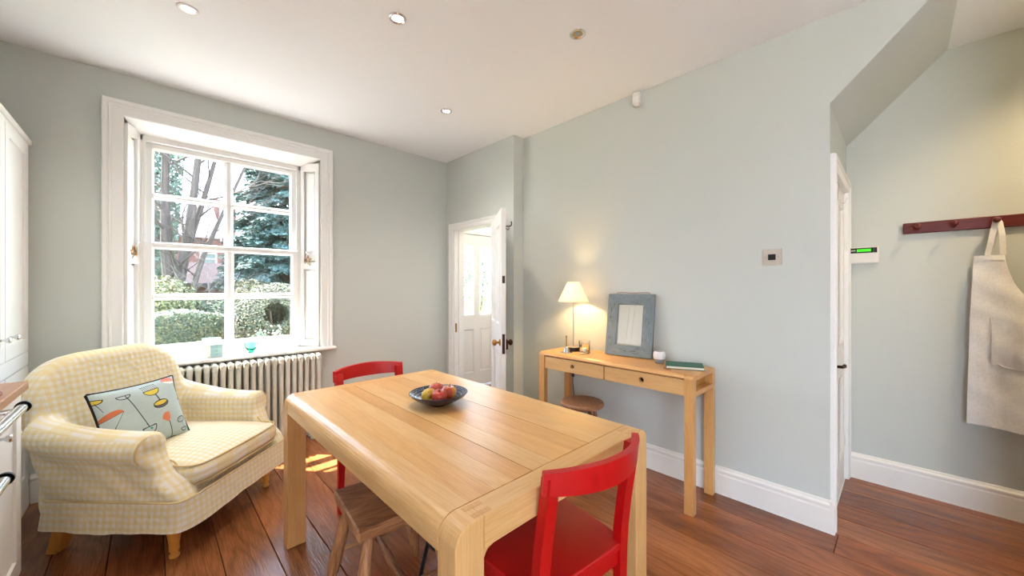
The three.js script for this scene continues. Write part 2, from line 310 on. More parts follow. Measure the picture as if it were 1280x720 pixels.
{ // front door at the end of the hall
  const d = struct('door_1', 'white front door with two tall glazed panes in the hall', 'door', [2.757, 0.01, -3.955]);
  const w = 0.74, c = 0.37;
  const frosted = M.glass;
  leaf(d, w, 1.99, 0.044, [{ b: [c - 0.257, 0.93, c - 0.042, 1.865], r: 0.05, glass: frosted }, { b: [c + 0.042, 0.93, c + 0.257, 1.865], r: 0.05, glass: frosted }, { b: [c - 0.257, 0.17, c - 0.042, 0.76] }, { b: [c + 0.042, 0.17, c + 0.257, 0.76] }]);
  const t = struct('window_3', 'narrow transom window over the front door', 'window', [2.757, 2.0, -3.955]);
  part('frame', [boxAt(-0.045, w + 0.045, 0.005, 0.06, -0.02, 0.07), boxAt(-0.045, w + 0.045, 0.40, 0.448, -0.02, 0.07), boxAt(-0.045, 0, -2.0, 0.4, -0.02, 0.07), boxAt(w, w + 0.045, -2.0, 0.4, -0.02, 0.07), boxAt(w / 2 - 0.012, w / 2 + 0.012, 0.06, 0.4, 0, 0.04)], M.white, t);
  for (const [a, b] of [[0, w / 2 - 0.012], [w / 2 + 0.012, w]]) part('pane', boxAt(a, b, 0.06, 0.4, 0.018, 0.022, 0.0005), M.glass, t);
}
{ // cupboard door in the alcove
  const d = struct('door_3', 'white panelled cupboard door under the stairs', 'door', [2.694, 0.008, AZ - 0.045]);
  leaf(d, 0.712, 1.928, 0.038, [{ b: [0.09, 0.93, 0.32, 1.82] }, { b: [0.39, 0.93, 0.62, 1.82] }, { b: [0.09, 0.19, 0.32, 0.72] }, { b: [0.39, 0.19, 0.62, 0.72] }]);
  part('lever_handle', [boxAt(0.035, 0.07, 0.76, 0.92, 0.038, 0.044, 0.002), rod([0.052, 0.855, 0.04], [0.052, 0.855, 0.085], 0.008), tube([[0.052, 0.855, 0.085], [0.09, 0.86, 0.09], [0.13, 0.85, 0.088], [0.155, 0.842, 0.086]], 0.008, 20)], M.bronze, d);
  for (const y of [0.22, 1.55]) part('hinge', [rod([0.714, y, 0.046], [0.714, y + 0.09, 0.046], 0.007), boxAt(0.68, 0.712, y, y + 0.09, 0.038, 0.0405, 0.0005)], M.white, d);
  const hk = thing('over_door_hook', 'thin wire hook hung over the cupboard door top', 'hook', [2.98, 1.936, AZ - 0.045]);
  part('wire', [tube([[0, -0.04, -0.004], [0, 0.003, -0.004], [0, 0.004, 0.02], [0, 0.003, 0.042], [0, -0.09, 0.044], [0, -0.12, 0.05], [0, -0.13, 0.07], [0, -0.1, 0.085]], 0.0022, 40, 6)], M.chrome, hk);
}

// ---- sash window
{
  const w = struct('window_1', 'white wooden sash window over the radiator', 'window');
  const cp = [[0, 0], [0, 0.02], [0.008, 0.024], [0.055, 0.024], [0.06, 0.032], [0.068, 0.034], [0.074, 0.028], [0.084, 0.04], [0.096, 0.042], [0.102, 0.034], [0.102, 0]];
  part('casing', miter([[WIN.x0, 0.765], [WIN.x0, WIN.y1], [WIN.x1, WIN.y1], [WIN.x1, 0.765]], cp, false, (u, v, h) => [u, v, WZ + h]), M.white, w);
  // splayed head and shutter boxes between the wall face and the sash frame
  const zi = WZ + 0.001, zo = -3.79, slab = (p) => { const P = []; const q = (a, b, c, d) => P.push(...p[a], ...p[b], ...p[c], ...p[a], ...p[c], ...p[d]); q(0, 1, 2, 3); q(7, 6, 5, 4); q(0, 4, 5, 1); q(1, 5, 6, 2); q(2, 6, 7, 3); q(3, 7, 4, 0); return fromTris(P); };
  const yT = 2.40;
  part('head_lining', slab([[WIN.x0, WIN.y1, zi], [WIN.x1, WIN.y1, zi], [1.0, yT, zo], [-0.07, yT, zo], [WIN.x0, WIN.y1 + 0.02, zi], [WIN.x1, WIN.y1 + 0.02, zi], [1.0, WIN.y1 + 0.02, zo], [-0.07, WIN.y1 + 0.02, zo]]), M.white, w);
  for (const s of [-1, 1]) { // folded shutters
    const a = s < 0 ? V(WIN.x0, 0, WZ) : V(WIN.x1, 0, WZ), b = s < 0 ? V(-0.068, 0, zo) : V(0.998, 0, zo);
    const dir = b.clone().sub(a), L = dir.length(); dir.normalize();
    const B = new THREE.Matrix4().makeBasis(dir, V(0, 1, 0), dir.clone().cross(V(0, 1, 0)));
    const zsgn = -s, put = (g) => g.applyMatrix4(B).translate(a.x, 0, a.z);
    const y0 = 0.775, y1 = 2.425, pl = [[0.035, y0 + 0.06, L - 0.03, 1.47], [0.035, 1.53, L - 0.03, y1 - 0.07]];
    const g = extr(rect(0.002, y0, L, y1), 0.02, pl.map((p) => rect(...p))); if (zsgn < 0) g.translate(0, 0, -0.02);
    part('shutter', [put(g), put(boxAt(0.003, L, y0, y1, zsgn > 0 ? -0.05 : 0.006, zsgn > 0 ? -0.006 : 0.05, 0.001)), ...pl.map((p) => put(boxAt(p[0] + 0.012, p[2] - 0.012, p[1] + 0.012, p[3] - 0.012, zsgn > 0 ? -0.008 : -0.008, 0.008, 0.006)))], M.white, w);
    part('shutter_knob', put(lathe([[0.0001, 0.022], [0.008, 0.02], [0.01, 0.014], [0.004, 0.008], [0.004, 0]], 12).rotateX(zsgn * Math.PI / 2).translate(L * 0.6, 1.62, zsgn * 0.02)), M.chrome, w);
  }
  part('sash_box', [boxAt(-0.073, -0.035, 0.75, yT + 0.005, -3.86, -3.782, 0.002), boxAt(0.965, 1.003, 0.75, yT + 0.005, -3.86, -3.782, 0.002), boxAt(-0.073, 1.003, yT - 0.035, yT + 0.01, -3.86, -3.782, 0.002), boxAt(-0.06, 0.99, 0.745, 0.80, -3.96, -3.782, 0.003), boxAt(-0.035, -0.02, 0.8, 2.37, -3.792, -3.78, 0.002), boxAt(0.95, 0.965, 0.8, 2.37, -3.792, -3.78, 0.002)], M.white, w);
  const sash = (name, y0, y1, z, rb, rt) => {
    const x0 = -0.034, x1 = 0.964, st = 0.046, s = part(name, [boxAt(x0, x0 + st, y0, y1, z - 0.02, z + 0.02), boxAt(x1 - st, x1, y0, y1, z - 0.02, z + 0.02), boxAt(x0 + st, x1 - st, y0, y0 + rb, z - 0.02, z + 0.02), boxAt(x0 + st, x1 - st, y1 - rt, y1, z - 0.02, z + 0.02)], M.white, w);
    const ya = y0 + rb, yb = y1 - rt, ym = (ya + yb) / 2, xm = (x0 + x1) / 2, xa = x0 + st, xb = x1 - st;
    part('glazing_bar', boxAt(xm - 0.019, xm + 0.019, ya, yb, z - 0.018, z + 0.018, 0.008), M.white, s);
    for (const [a, b] of [[xa, xm - 0.019], [xm + 0.019, xb]]) {
      part('glazing_bar', boxAt(a, b, ym - 0.012, ym + 0.012, z - 0.018, z + 0.018, 0.008), M.white, s);
      for (const [c, d] of [[ya, ym - 0.012], [ym + 0.012, yb]]) {
        part('pane', boxAt(a - 0.004, b + 0.004, c - 0.004, d + 0.004, z - 0.005, z - 0.002, 0.0004), M.glass, s);
        part('putty_bead', miter(rect(a, c, b, d), [[0, 0.016], [0.012, 0.004], [0.012, 0]], true, (u, v, h) => [u, v, z - 0.002 + h]), M.white, s);
      }
    }
    return s;
  };
  sash('upper_sash', 1.595, 2.362, -3.835, 0.035, 0.035);
  sash('lower_sash', 0.80, 1.632, -3.795, 0.07, 0.035);
  for (const x of [0.2, 0.76]) part('sash_lift', [boxAt(x - 0.035, x + 0.035, 0.822, 0.85, -3.776, -3.771, 0.001), tube([[x - 0.02, 0.83, -3.772], [x - 0.015, 0.824, -3.762], [x + 0.015, 0.824, -3.762], [x + 0.02, 0.83, -3.772]], 0.003, 12)], std(0xdcdad4, 0.4), w);
  // inner sill board
  const sill = extr([[0, 0], [0, 0.028], [0.21, 0.028], [0.217, 0.021], [0.217, 0.01], [0.205, 0]], 1.475); sill.applyMatrix4(new THREE.Matrix4().makeBasis(V(0, 0, 1), V(0, 1, 0), V(-1, 0, 0))).translate(1.225, 0.742, -3.79);
  part('sill', sill, M.white, w);
  part('outer_sill', boxAt(-0.12, 1.06, 0.69, 0.755, -4.08, -3.86, 0.004), std(0xd8d4c8, 0.7), w);
}

// ================================================================ FURNITURE
// ---- dining table: three boards between two leg frames
{
  const X0 = 0.49, X1 = 1.40, Z0 = -2.185, Z1 = -0.69, T = 0.755, R = 0.05, E = 0.072, t = thing('dining_table', 'large oak dining table with rounded edges in the middle of the room', 'table');
  const P = Math.PI;
  const edge = [[0.82, T], [X0 + R, T], ...arc(X0 + R, T - R, R, P / 2, P, 8), [X0, T - 0.078], [X0 + 0.055, T - 0.078], [X0 + 0.06, T - 0.035], [0.82, T - 0.035]];
  const za = Z0 + E + 0.001, L = Z1 - Z0 - 2 * E - 0.002;
  const mirrorX = (pts, c) => pts.map(([x, y]) => [2 * c - x, y]).reverse();
  // each board is glued up from staves of slightly different tone
  const cut = (pts, x) => pts.map(([a, b]) => [Math.min(a, x), b]), edgeR = mirrorX(cut(edge, 0.585), (X0 + X1) / 2);
  const flat = (a, b) => rect(a, T - 0.035, b, T);
  [[cut(edge, 0.585), 0], [flat(0.5854, 0.672), 1], [flat(0.6724, 0.745), 0], [flat(0.7454, 0.8195), 2], [flat(0.8225, 0.915), 0], [flat(0.9154, 1.02), 1], [flat(1.0204, 1.1075), 2], [flat(1.1105, 1.212), 0], [flat(1.2124, 1.3046), 1], [edgeR, 0]]
    .forEach(([pts, m], i) => part('stave', uvm(extr(pts, L).translate(0, 0, za), 2, i * 0.73, i * 0.19), M.oak[m], t));
  const lw = 0.085;
  for (const [z, s] of [[Z0, 0], [Z1 - E, 1]]) {
    part('end_rail', uvm(extr(rect(X0 + lw, T - 0.078, X1 - lw, T), E, [], 0.003).translate(0, 0, z), 0, s * 0.7, 0.4), M.oak[0], t);
    const lg = [[X0, 0], [X0 + lw, 0], [X0 + lw, T - 0.1], ...arc(X0 + lw + 0.028, T - 0.106, 0.028, P, P / 2, 5).slice(1, -1), [X0 + lw + 0.028, T - 0.078], [X0 + lw - 0.001, T - 0.078], [X0 + lw - 0.001, T], [X0 + R, T], ...arc(X0 + R, T - R, R, P / 2, P, 8)];
    for (const m of [0, 1]) part('leg', uvm(extr(m ? mirrorX(lg, (X0 + X1) / 2) : lg, E, [], 0.003).translate(0, 0, z), 1, m + s, 0.2), s ? M.oak[0] : M.oak[2], t);
    if (s) for (const m of [0, 1]) for (const k of [0.012, 0.048]) part('joint_key', uvm(box(0.055, 0.004, 0.017, m ? X1 - lw - 0.004 : X0 + lw + 0.004, T - 0.0012, z + k + 0.006, 0.0004), 2, k), M.oak[2], t);
  }
}
// ---- red chairs: bent back rail on two posts
function redChair(label, pos, turn) {
  const c = thing('red_dining_chair', label, 'chair', pos, turn, 'red wooden chairs at the dining table');
  // seat: slightly dished board
  const s = new THREE.Shape(); s.moveTo(-0.19, -0.2); s.lineTo(0.19, -0.2); s.bezierCurveTo(0.215, -0.1, 0.222, 0.1, 0.215, 0.2); s.quadraticCurveTo(0.1, 0.235, 0, 0.235); s.quadraticCurveTo(-0.1, 0.235, -0.215, 0.2); s.bezierCurveTo(-0.222, 0.1, -0.215, -0.1, -0.19, -0.2);
  const sg = new THREE.ExtrudeGeometry(s, { depth: 0.014, bevelEnabled: true, bevelSize: 0.006, bevelThickness: 0.006, bevelSegments: 3, curveSegments: 10 }); sg.rotateX(Math.PI / 2).translate(0, 0.448, 0);
  part('seat', sg, M.red, c);
  part('seat_frame', [boxAt(-0.18, 0.18, 0.375, 0.424, -0.195, -0.172), boxAt(-0.18, 0.18, 0.375, 0.424, 0.155, 0.178), boxAt(-0.196, -0.174, 0.375, 0.424, -0.18, 0.17), boxAt(0.174, 0.196, 0.375, 0.424, -0.18, 0.17)], M.red, c);
  const post = (x) => { // swept rectangular section
    const path = [[0.80, -0.238], [0.70, -0.224], [0.6, -0.208], [0.5, -0.196], [0.42, -0.192], [0.3, -0.192], [0.15, -0.2], [0, -0.212]], P = [], hw = (y) => y > 0.45 ? 0.021 : 0.012 + 0.009 * y / 0.45, hd = (y) => y > 0.45 ? 0.0155 : 0.011 + 0.0045 * y / 0.45, r = path.map(([y, z]) => [[x - hw(y), y, z - hd(y)], [x + hw(y), y, z - hd(y)], [x + hw(y), y, z + hd(y)], [x - hw(y), y, z + hd(y)]]);
    for (let i = 0; i < r.length - 1; i++) for (let k = 0; k < 4; k++) { const a = r[i][k], b = r[i][(k + 1) % 4], d = r[i + 1][(k + 1) % 4], e = r[i + 1][k]; P.push(...a, ...b, ...d, ...a, ...d, ...e); }
    for (const [q, f] of [[r[0], 1], [r[r.length - 1], 0]]) f ? P.push(...q[0], ...q[2], ...q[1], ...q[0], ...q[3], ...q[2]) : P.push(...q[0], ...q[1], ...q[2], ...q[0], ...q[2], ...q[3]);
    return fromTris(P);
  };
  for (const m of [-1, 1]) part('rear_leg', post(m * 0.187), M.red, c);
  for (const m of [-1, 1]) part('front_leg', turned([m * 0.178, 0.43, 0.16], [m * 0.186, 0, 0.178], [[0, 0.0001], [0, 0.019], [0.6, 0.017], [1, 0.012], [1, 0.0001]], 12), M.red, c);
  for (const m of [-1, 1]) part('stretcher', boxAt(m * 0.19 - 0.008, m * 0.19 + 0.008, 0.335, 0.375, -0.19, 0.165), M.red, c);
  // back rail: arc bowed backwards, taller in the middle, front ends wrap past the posts
  const P = [], N = 22, ring = [];
  for (let i = 0; i <= N; i++) {
    const u = i / N * 2 - 1, x = u * 0.212, z = -0.226 - 0.082 * (1 - Math.pow(Math.abs(u), 2.1)), tilt = -0.12, hgt = 0.062 + 0.016 * (1 - u * u), yb = 0.755 - 0.004 * (1 - u * u), th = 0.021;
    const nx = u * -0.65, nz = 1, l = Math.hypot(nx, nz), ax = nx / l * th / 2, az = nz / l * th / 2;
    ring.push([[x - ax, yb, z - az], [x + ax, yb, z + az], [x + ax, yb + hgt, z + az + tilt * hgt], [x - ax, yb + hgt, z - az + tilt * hgt]]);
  }
  for (let i = 0; i < N; i++) for (let k = 0; k < 4; k++) { const a = ring[i][k], b = ring[i][(k + 1) % 4], d = ring[i + 1][(k + 1) % 4], e = ring[i + 1][k]; P.push(...a, ...d, ...b, ...a, ...e, ...d); }
  const q0 = ring[0], q1 = ring[N]; P.push(...q0[0], ...q0[1], ...q0[2], ...q0[0], ...q0[2], ...q0[3], ...q1[0], ...q1[2], ...q1[1], ...q1[0], ...q1[3], ...q1[2]);
  part('back_rail', fromTris(P), M.red, c);
  return c;
}
redChair('red wooden chair at the near end of the table, seen from behind', [0.972, 0, -0.865], Math.PI - 0.084);
redChair('red wooden chair at the far table end, in front of the green window wall', [0.975, 0, -2.03], 0.0);
// ---- old wooden stool under the table
{
  const s = thing('wooden_stool', 'worn brown square-topped wooden stool pushed under the table', 'stool', [0.712, 0, -1.462], -0.1);
  part('seat', uvm(box(0.35, 0.042, 0.35, 0, 0.431, 0, 0.006), 0, 0.2, 0.1), M.stool, s);
  const prof = [[0, 0.0001], [0, 0.016], [0.12, 0.019], [0.42, 0.0235], [0.62, 0.024], [0.85, 0.018], [1, 0.015], [1, 0.0001]];
  const top = [[-0.12, -0.12], [0.12, -0.12], [0.12, 0.12], [-0.12, 0.12]], at = (i, y) => { const f = 1 + (1 - y / 0.42) * 0.66; return [top[i][0] * f, y, top[i][1] * f]; };
  for (let i = 0; i < 4; i++) part('leg', uvm(turned(at(i, 0.415), at(i, 0), prof), 1, i * 0.3), M.stool, s);
  const sp = [[0, 0.0085], [0.25, 0.012], [0.5, 0.0175], [0.75, 0.012], [1, 0.0085]];
  part('stretcher', uvm(turned(at(0, 0.2), at(1, 0.2), sp, 10), 0), M.stool, s);
  part('stretcher', uvm(turned(at(3, 0.17), at(2, 0.17), sp, 10), 0), M.stool, s);
  const mid = (a, b) => a.map((v, k) => (v + b[k]) / 2);
  part('stretcher', uvm(turned(mid(at(0, 0.2), at(1, 0.2)), mid(at(3, 0.17), at(2, 0.17)), sp, 10), 2), M.stool, s);
}
// ---- black-legged stool deeper under the table
{
  const s = thing('metal_stool', 'stool with thin black metal legs deep under the table', 'stool', [1.06, 0, -1.42], 0.2);
  part('seat', uvm(lathe([[0.0001, 0.405], [0.14, 0.405], [0.148, 0.412], [0.148, 0.425], [0.14, 0.432], [0.0001, 0.432]], 32), 0), M.stool, s);
  for (let i = 0; i < 4; i++) { const a = i * Math.PI / 2 + 0.5; part('leg', rod([Math.cos(a) * 0.11, 0.405, Math.sin(a) * 0.11], [Math.cos(a) * 0.21, 0, Math.sin(a) * 0.21], 0.009, 10), M.black, s); }
  part('foot_ring', new THREE.TorusGeometry(0.17, 0.006, 8, 32).rotateX(Math.PI / 2).translate(0, 0.16, 0), M.black, s);
}
// ---- fruit bowl
{
  const bx = 0.975, bz = -1.505, by = 0.7555, b = thing('fruit_bowl', 'wide dark blue bowl with a ribbed grid inside, on the table', 'bowl', [bx, by, bz]);
  const tex = canvasTex(1024, 256, (g, w, h) => { g.fillStyle = '#1e2740'; g.fillRect(0, 0, w, h); for (let j = 0; j < 9; j++) for (let i = 0; i < 56; i++) { g.fillStyle = (i + j) % 3 ? '#8fa6b8' : '#b9cbd4'; g.fillRect(i * w / 56 + 2, j * h / 9 + 10, w / 56 - 6, 6); } });
  const inner = [[0.0001, 0.012], [0.03, 0.0125], [0.06, 0.018], [0.09, 0.029], [0.118, 0.045], [0.131, 0.056]], outer = [[0.131, 0.056], [0.134, 0.058], [0.136, 0.056], [0.122, 0.041], [0.09, 0.022], [0.06, 0.009], [0.042, 0.005], [0.042, 0.0], [0.0001, 0.0]];
  part('inside', lathe(inner.slice().reverse(), 56), phys(0xffffff, 0.25, { map: tex, clearcoat: 0.5, side: THREE.DoubleSide }), b);
  part('outside', lathe(outer.slice().reverse(), 56), phys(0x2b1f33, 0.28, { clearcoat: 0.5 }), b);
  const appleProf = [[0.0001, -0.026], [0.008, -0.031], [0.016, -0.032], [0.028, -0.022], [0.036, -0.003], [0.0365, 0.01], [0.031, 0.023], [0.02, 0.031], [0.01, 0.031], [0.004, 0.026], [0.0001, 0.022]];
  const aTex = (seed, a, c, d) => { const n = noise2(seed); return dataTex(128, 64, (u, v) => mixc(mixc(a, c, cl((n(u * 5, v * 2, 5, 2) - 0.35) * 2.6)), d, 0.5 * Math.pow(n(u * 40, v * 3, 40, 3), 2))); };
  const spots = [[-0.042, 0.044, 0.018, 'yellow apple with a dark blossom end on the left in the bowl', aTex(1, [206, 166, 36], [190, 136, 34], [220, 196, 90]), [1.5, 0.3]], [0.012, 0.045, 0.042, 'bright red apple at the front of the bowl', aTex(2, [160, 22, 20], [180, 44, 26], [200, 90, 52]), [0.2, 0.2]], [0.044, 0.048, -0.018, 'orange and red streaked apple on the right with its stalk up', aTex(3, [176, 62, 20], [200, 136, 40], [150, 28, 18]), [0.15, -0.1]], [-0.02, 0.052, -0.044, 'pink and yellow apple at the back of the bowl', aTex(4, [186, 62, 48], [204, 150, 54], [212, 150, 110]), [-0.4, -0.3]]];
  for (const [x, y, z, label, map, tilt] of spots) {
    // placed in camera-facing order: x to the right of the viewer, z towards the viewer
    const wx = bx + x * 0.72 + z * -0.69 * 1, wz = bz + x * 0.69 + z * 0.72 * 1;
    const a = thing('apple', label, 'apple', [wx, by + y, wz], 0, 'apples in the dark bowl'); a.rotation.set(tilt[0], 0.4, tilt[1]);
    part('fruit', lathe(appleProf, 28), phys(0xffffff, 0.3, { map, clearcoat: 0.3 }), a);
    part('stalk', tube([[0, 0.02, 0], [0.001, 0.034, 0], [0.004, 0.044, 0.001]], 0.0014, 8, 6), std(0x4a3018, 0.8), a);
  }
}
// ---- console table
const CT = 0.80;
{
  const X0 = 2.215, X1 = 2.578, Z0 = -1.985, Z1 = -0.815, T = CT, R = 0.032, P = Math.PI, t = thing('console_table', 'oak console table with two drawers against the green wall', 'console table');
  const top = [[X0 + 0.012, T - 0.03], [X1, T - 0.03], [X1, T], [X0 + R, T], ...arc(X0 + R, T - R, R, P / 2, P * 0.9, 7)];
  const E = 0.052;
  part('top', uvm(extr(top, Z1 - Z0 - 2 * E - 0.002).translate(0, 0, Z0 + E + 0.001), 2, 0.4, 0.2), M.oak[2], t);
  part('carcass', uvm(merge([boxAt(X0 + 0.03, X1, 0.672, 0.683, Z0 + E, Z1 - E, 0.001), boxAt(X1 - 0.02, X1, 0.683, T - 0.03, Z0 + E, Z1 - E, 0.001), boxAt(X0 + 0.015, X0 + 0.05, 0.683, T - 0.03, -1.4045, -1.3955, 0.001)]), 2), M.oak[2], t);
  for (const [a, b] of [[Z0 + E + 0.003, -1.4065], [-1.3935, Z1 - E - 0.003]]) {
    const zm = (a + b) / 2, ym = 0.722, hole = arc(zm, ym, 0.0165, 0, P * 2, 20).slice(0, -1), g = extr(rect(a, 0.676, b, T - 0.033), 0.018, [hole]);
    g.applyMatrix4(new THREE.Matrix4().makeBasis(V(0, 0, 1), V(0, 1, 0), V(-1, 0, 0))).translate(X0 + 0.026, 0, 0);
    const d = part('drawer', uvm(g, 2, a, 0.5), M.oak[0], t);
    part('finger_hole', [extr(hole, 0.006).applyMatrix4(new THREE.Matrix4().makeBasis(V(0, 0, 1), V(0, 1, 0), V(-1, 0, 0))).translate(X0 + 0.04, 0, 0)], std(0x4a2c14, 0.8), d);
    part('drawer_box', [boxAt(X0 + 0.034, X1 - 0.04, 0.686, 0.692, a + 0.01, b - 0.01, 0.0005)], M.oak[2], d);
  }
  for (const [z, s] of [[Z0, 0], [Z1 - E, 1]]) {
    const lw = 0.044;
    const front = [[X0, 0], [X0 + lw, 0], [X0 + lw, T - 0.0405], [X0 + lw, T], [X0 + R, T], ...arc(X0 + R, T - R, R, P / 2, P, 7)];
    const back = [[X1 - lw, 0], [X1, 0], ...arc(X1 - R, T - R, R, 0, P / 2, 7), [X1 - lw, T]];
    part('leg', uvm(extr(front, E, [], 0.002).translate(0, 0, z), 1, s * 0.5), M.oak[2], t);
    part('leg', uvm(extr(back, E, [], 0.002).translate(0, 0, z), 1, s * 0.5 + 0.3), M.oak[2], t);
    part('side_rail', uvm(boxAt(X0 + lw, X1 - lw, T - 0.032, T, z, z + E, 0.002), 0, s), M.oak[2], t);
    part('side_rail', uvm(boxAt(X0 + lw, X1 - lw, 0.672, 0.703, z, z + E, 0.002), 0, s + 0.5), M.oak[2], t);
    part('side_panel', uvm(boxAt(X0 + lw, X1 - lw, 0.703, T - 0.032, s ? z : z + E - 0.006, s ? z + 0.006 : z + E, 0.001), 0, s), M.oakDark, t);
  }
}
// ---- low round stool under the console
{
  const s = thing('low_round_stool', 'small round wooden stool tucked under the console table', 'stool', [2.345, 0, -1.665], 0.3);
  part('seat', uvm(lathe([[0.0001, 0.415], [0.145, 0.415], [0.158, 0.423], [0.16, 0.436], [0.154, 0.447], [0.14, 0.452], [0.08, 0.446], [0.0001, 0.444]], 48), 0), M.lowStool, s);
  for (let i = 0; i < 4; i++) { const a = i * Math.PI / 2 + 0.2, c = Math.cos(a), d = Math.sin(a); part('leg', uvm(turned([c * 0.1, 0.418, d * 0.1], [c * 0.165, 0, d * 0.165], [[0, 0.0001], [0, 0.013], [0.5, 0.016], [1, 0.011], [1, 0.0001]], 12), 1), M.lowStool, s); }
}
// ---- table lamp
{
  const l = thing('table_lamp', 'lit table lamp with cream cone shade and thin metal stem', 'lamp', [2.44, CT, -1.82]);
  part('base', lathe([[0.0001, 0], [0.064, 0], [0.066, 0.004], [0.066, 0.03], [0.064, 0.033], [0.0001, 0.033]], 36), std(0x2a2420, 0.35, { metalness: 0.6 }), l);
  part('base_plate', lathe([[0.064, 0.033], [0.062, 0.0355], [0.012, 0.037], [0.008, 0.044], [0.0001, 0.044]].reverse(), 36), M.steel, l);
  part('stem', rod([0, 0.025, 0], [0, 0.43, 0], 0.0055, 12), M.steel, l);
  const shade = phys(0xf6efe0, 0.95, { transmission: 0.34, thickness: 0, side: THREE.DoubleSide });
  part('shade', lathe([[0.122, 0.392], [0.047, 0.548], [0.0455, 0.5475], [0.1205, 0.3915], [0.122, 0.392]], 48), shade, l);
  part('shade_ring', [new THREE.TorusGeometry(0.046, 0.0016, 6, 32).rotateX(Math.PI / 2).translate(0, 0.546, 0), rod([-0.046, 0.54, 0], [0.046, 0.54, 0], 0.0015, 6), rod([0, 0.43, 0], [0, 0.54, 0], 0.003, 8)], M.steel, l);
  part('bulb', lathe([[0.0001, 0.505], [0.012, 0.502], [0.022, 0.488], [0.024, 0.47], [0.016, 0.45], [0.012, 0.435], [0.0001, 0.433]], 20), std(0xffe6b0, 0.4, { emissive: 0xffc46a, emissiveIntensity: 4 }), l);
  const p = new THREE.PointLight(0xffd892, 0.42, 0, 2); p.position.set(0, 0.472, 0); p.castShadow = true; p.shadow.radius = 1.1; l.add(p);
  const cord = thing('lamp_cord', 'thin dark lamp cord with a black inline switch under the console', 'cord', [0, 0, 0]);
  part('cable', tube([[2.5, CT - 0.004, -1.86], [2.585, CT - 0.02, -1.9], [2.588, 0.7, -1.9], [2.56, 0.62, -1.9], [2.52, 0.55, -1.885], [2.50, 0.44, -1.86], [2.53, 0.3, -1.86], [2.57, 0.2, -1.88], [2.575, 0.05, -1.9]], 0.003, 60, 6), M.black, cord);
  part('switch', box(0.018, 0.06, 0.022, 2.535, 0.59, -1.893, 0.006), M.black, cord);
}
// ---- ring-holder bell, tumbler, mirror, cup, notebook
{
  const b = thing('metal_snuffer', 'small silver dish with an upright brass pin beside the lamp', 'ornament', [2.325, CT, -1.80]);
  part('dish', lathe([[0.0001, 0], [0.044, 0], [0.046, 0.003], [0.03, 0.006], [0.0001, 0.006]], 28), M.chrome, b);
  part('bell', lathe([[0.026, 0.006], [0.025, 0.012], [0.019, 0.034], [0.012, 0.044], [0.0001, 0.046]], 24), M.chrome, b);
  part('pin', lathe([[0.006, 0.044], [0.0045, 0.06], [0.004, 0.115], [0.006, 0.12], [0.005, 0.13], [0.0001, 0.132]], 12), M.brass, b);
}
{
  const g = thing('glass_tumbler', 'clear glass tumbler holding a short white candle', 'glass', [2.40, CT, -1.685]);
  part('vessel', lathe([[0.0001, 0], [0.0405, 0], [0.042, 0.003], [0.042, 0.098], [0.0398, 0.098], [0.0398, 0.008], [0.0001, 0.007]], 36), M.clearGlass, g);
  const c = thing('tea_candle', 'short white candle inside the glass tumbler', 'candle', [2.40, CT + 0.0085, -1.685]);
  part('wax', lathe([[0.0001, 0], [0.019, 0], [0.0195, 0.002], [0.0195, 0.022], [0.018, 0.024], [0.0001, 0.023]], 24), std(0xf3f1ea, 0.5), c);
  part('wick', rod([0, 0.02, 0], [0.001, 0.031, 0], 0.0009, 6), M.black, c);
}
{ // mirror leaning on the wall, back towards the wall (+x)
  const W = 0.345, H = 0.455, m = thing('wall_mirror', 'mirror in a worn blue-grey wooden frame leaning on the wall', 'mirror', [2.505, CT + 0.003, -1.375]);
  // own axes: x across, y up, z out of the glass
  const z = V(-1, 0, 0).applyAxisAngle(V(0, 1, 0), 0.14), lean = 0.16; m.quaternion.setFromRotationMatrix(new THREE.Matrix4().makeBasis(V(0, 1, 0).cross(z), V(0, 1, 0), z)); m.rotateX(-lean);
  const n = noise2(61), tex = dataTex(512, 256, (u, v) => { const k = n(u * 20, v * 90, 20, 90), q = n(u * 7, v * 9, 7, 9); return mixc(mixc([136, 147, 149], [110, 121, 125], k), [82, 66, 56], k > 0.86 && q > 0.55 ? 0.8 : 0); }); tex.repeat.set(2, 4);
  const blue = std(0xffffff, 0.65, { map: tex, bumpMap: GB, bumpScale: 0.0008 }), f = 0.078;
  const side = (pts, ax, o) => uvm(extr(pts, 0.022, [], 0.002), ax, o, o * 0.4);
  const x0 = -W / 2, x1 = W / 2, gp = 0.0006;
  part('frame_side', side([[x0, gp], [x0 + f, f + gp], [x0 + f, H - f - gp], [x0, H - gp]], 1, 0.1), blue, m);
  part('frame_side', side([[x1, gp], [x1, H - gp], [x1 - f, H - f - gp], [x1 - f, f + gp]], 1, 0.5), blue, m);
  part('frame_side', side([[x0 + gp, 0], [x1 - gp, 0], [x1 - f - gp, f], [x0 + f + gp, f]], 0, 0.9), blue, m);
  part('frame_side', side([[x0 + gp, H], [x0 + f + gp, H - f], [x1 - f - gp, H - f], [x1 - gp, H]], 0, 1.3), blue, m);
  part('frame_edge', [boxAt(x0 + 0.001, x1 - 0.001, 0.001, H - 0.001, -0.008, -0.0002, 0.001)], std(0x6b3c26, 0.7), m);
  part('mirror_glass', boxAt(x0 + f - 0.004, x1 - f + 0.004, f - 0.004, H - f + 0.004, 0.001, 0.006, 0.003), std(0xf4f6f6, 0.02, { metalness: 1 }), m);
  part('hanging_cord', tube([[x0 + 0.055, H - 0.004, -0.008], [x0 + 0.06, H + 0.012, -0.006], [0, H + 0.011, -0.006], [x1 - 0.045, H + 0.012, -0.006], [x1 - 0.04, H - 0.004, -0.008]], 0.0028, 40, 6), std(0xb8837a, 0.8), m);
}
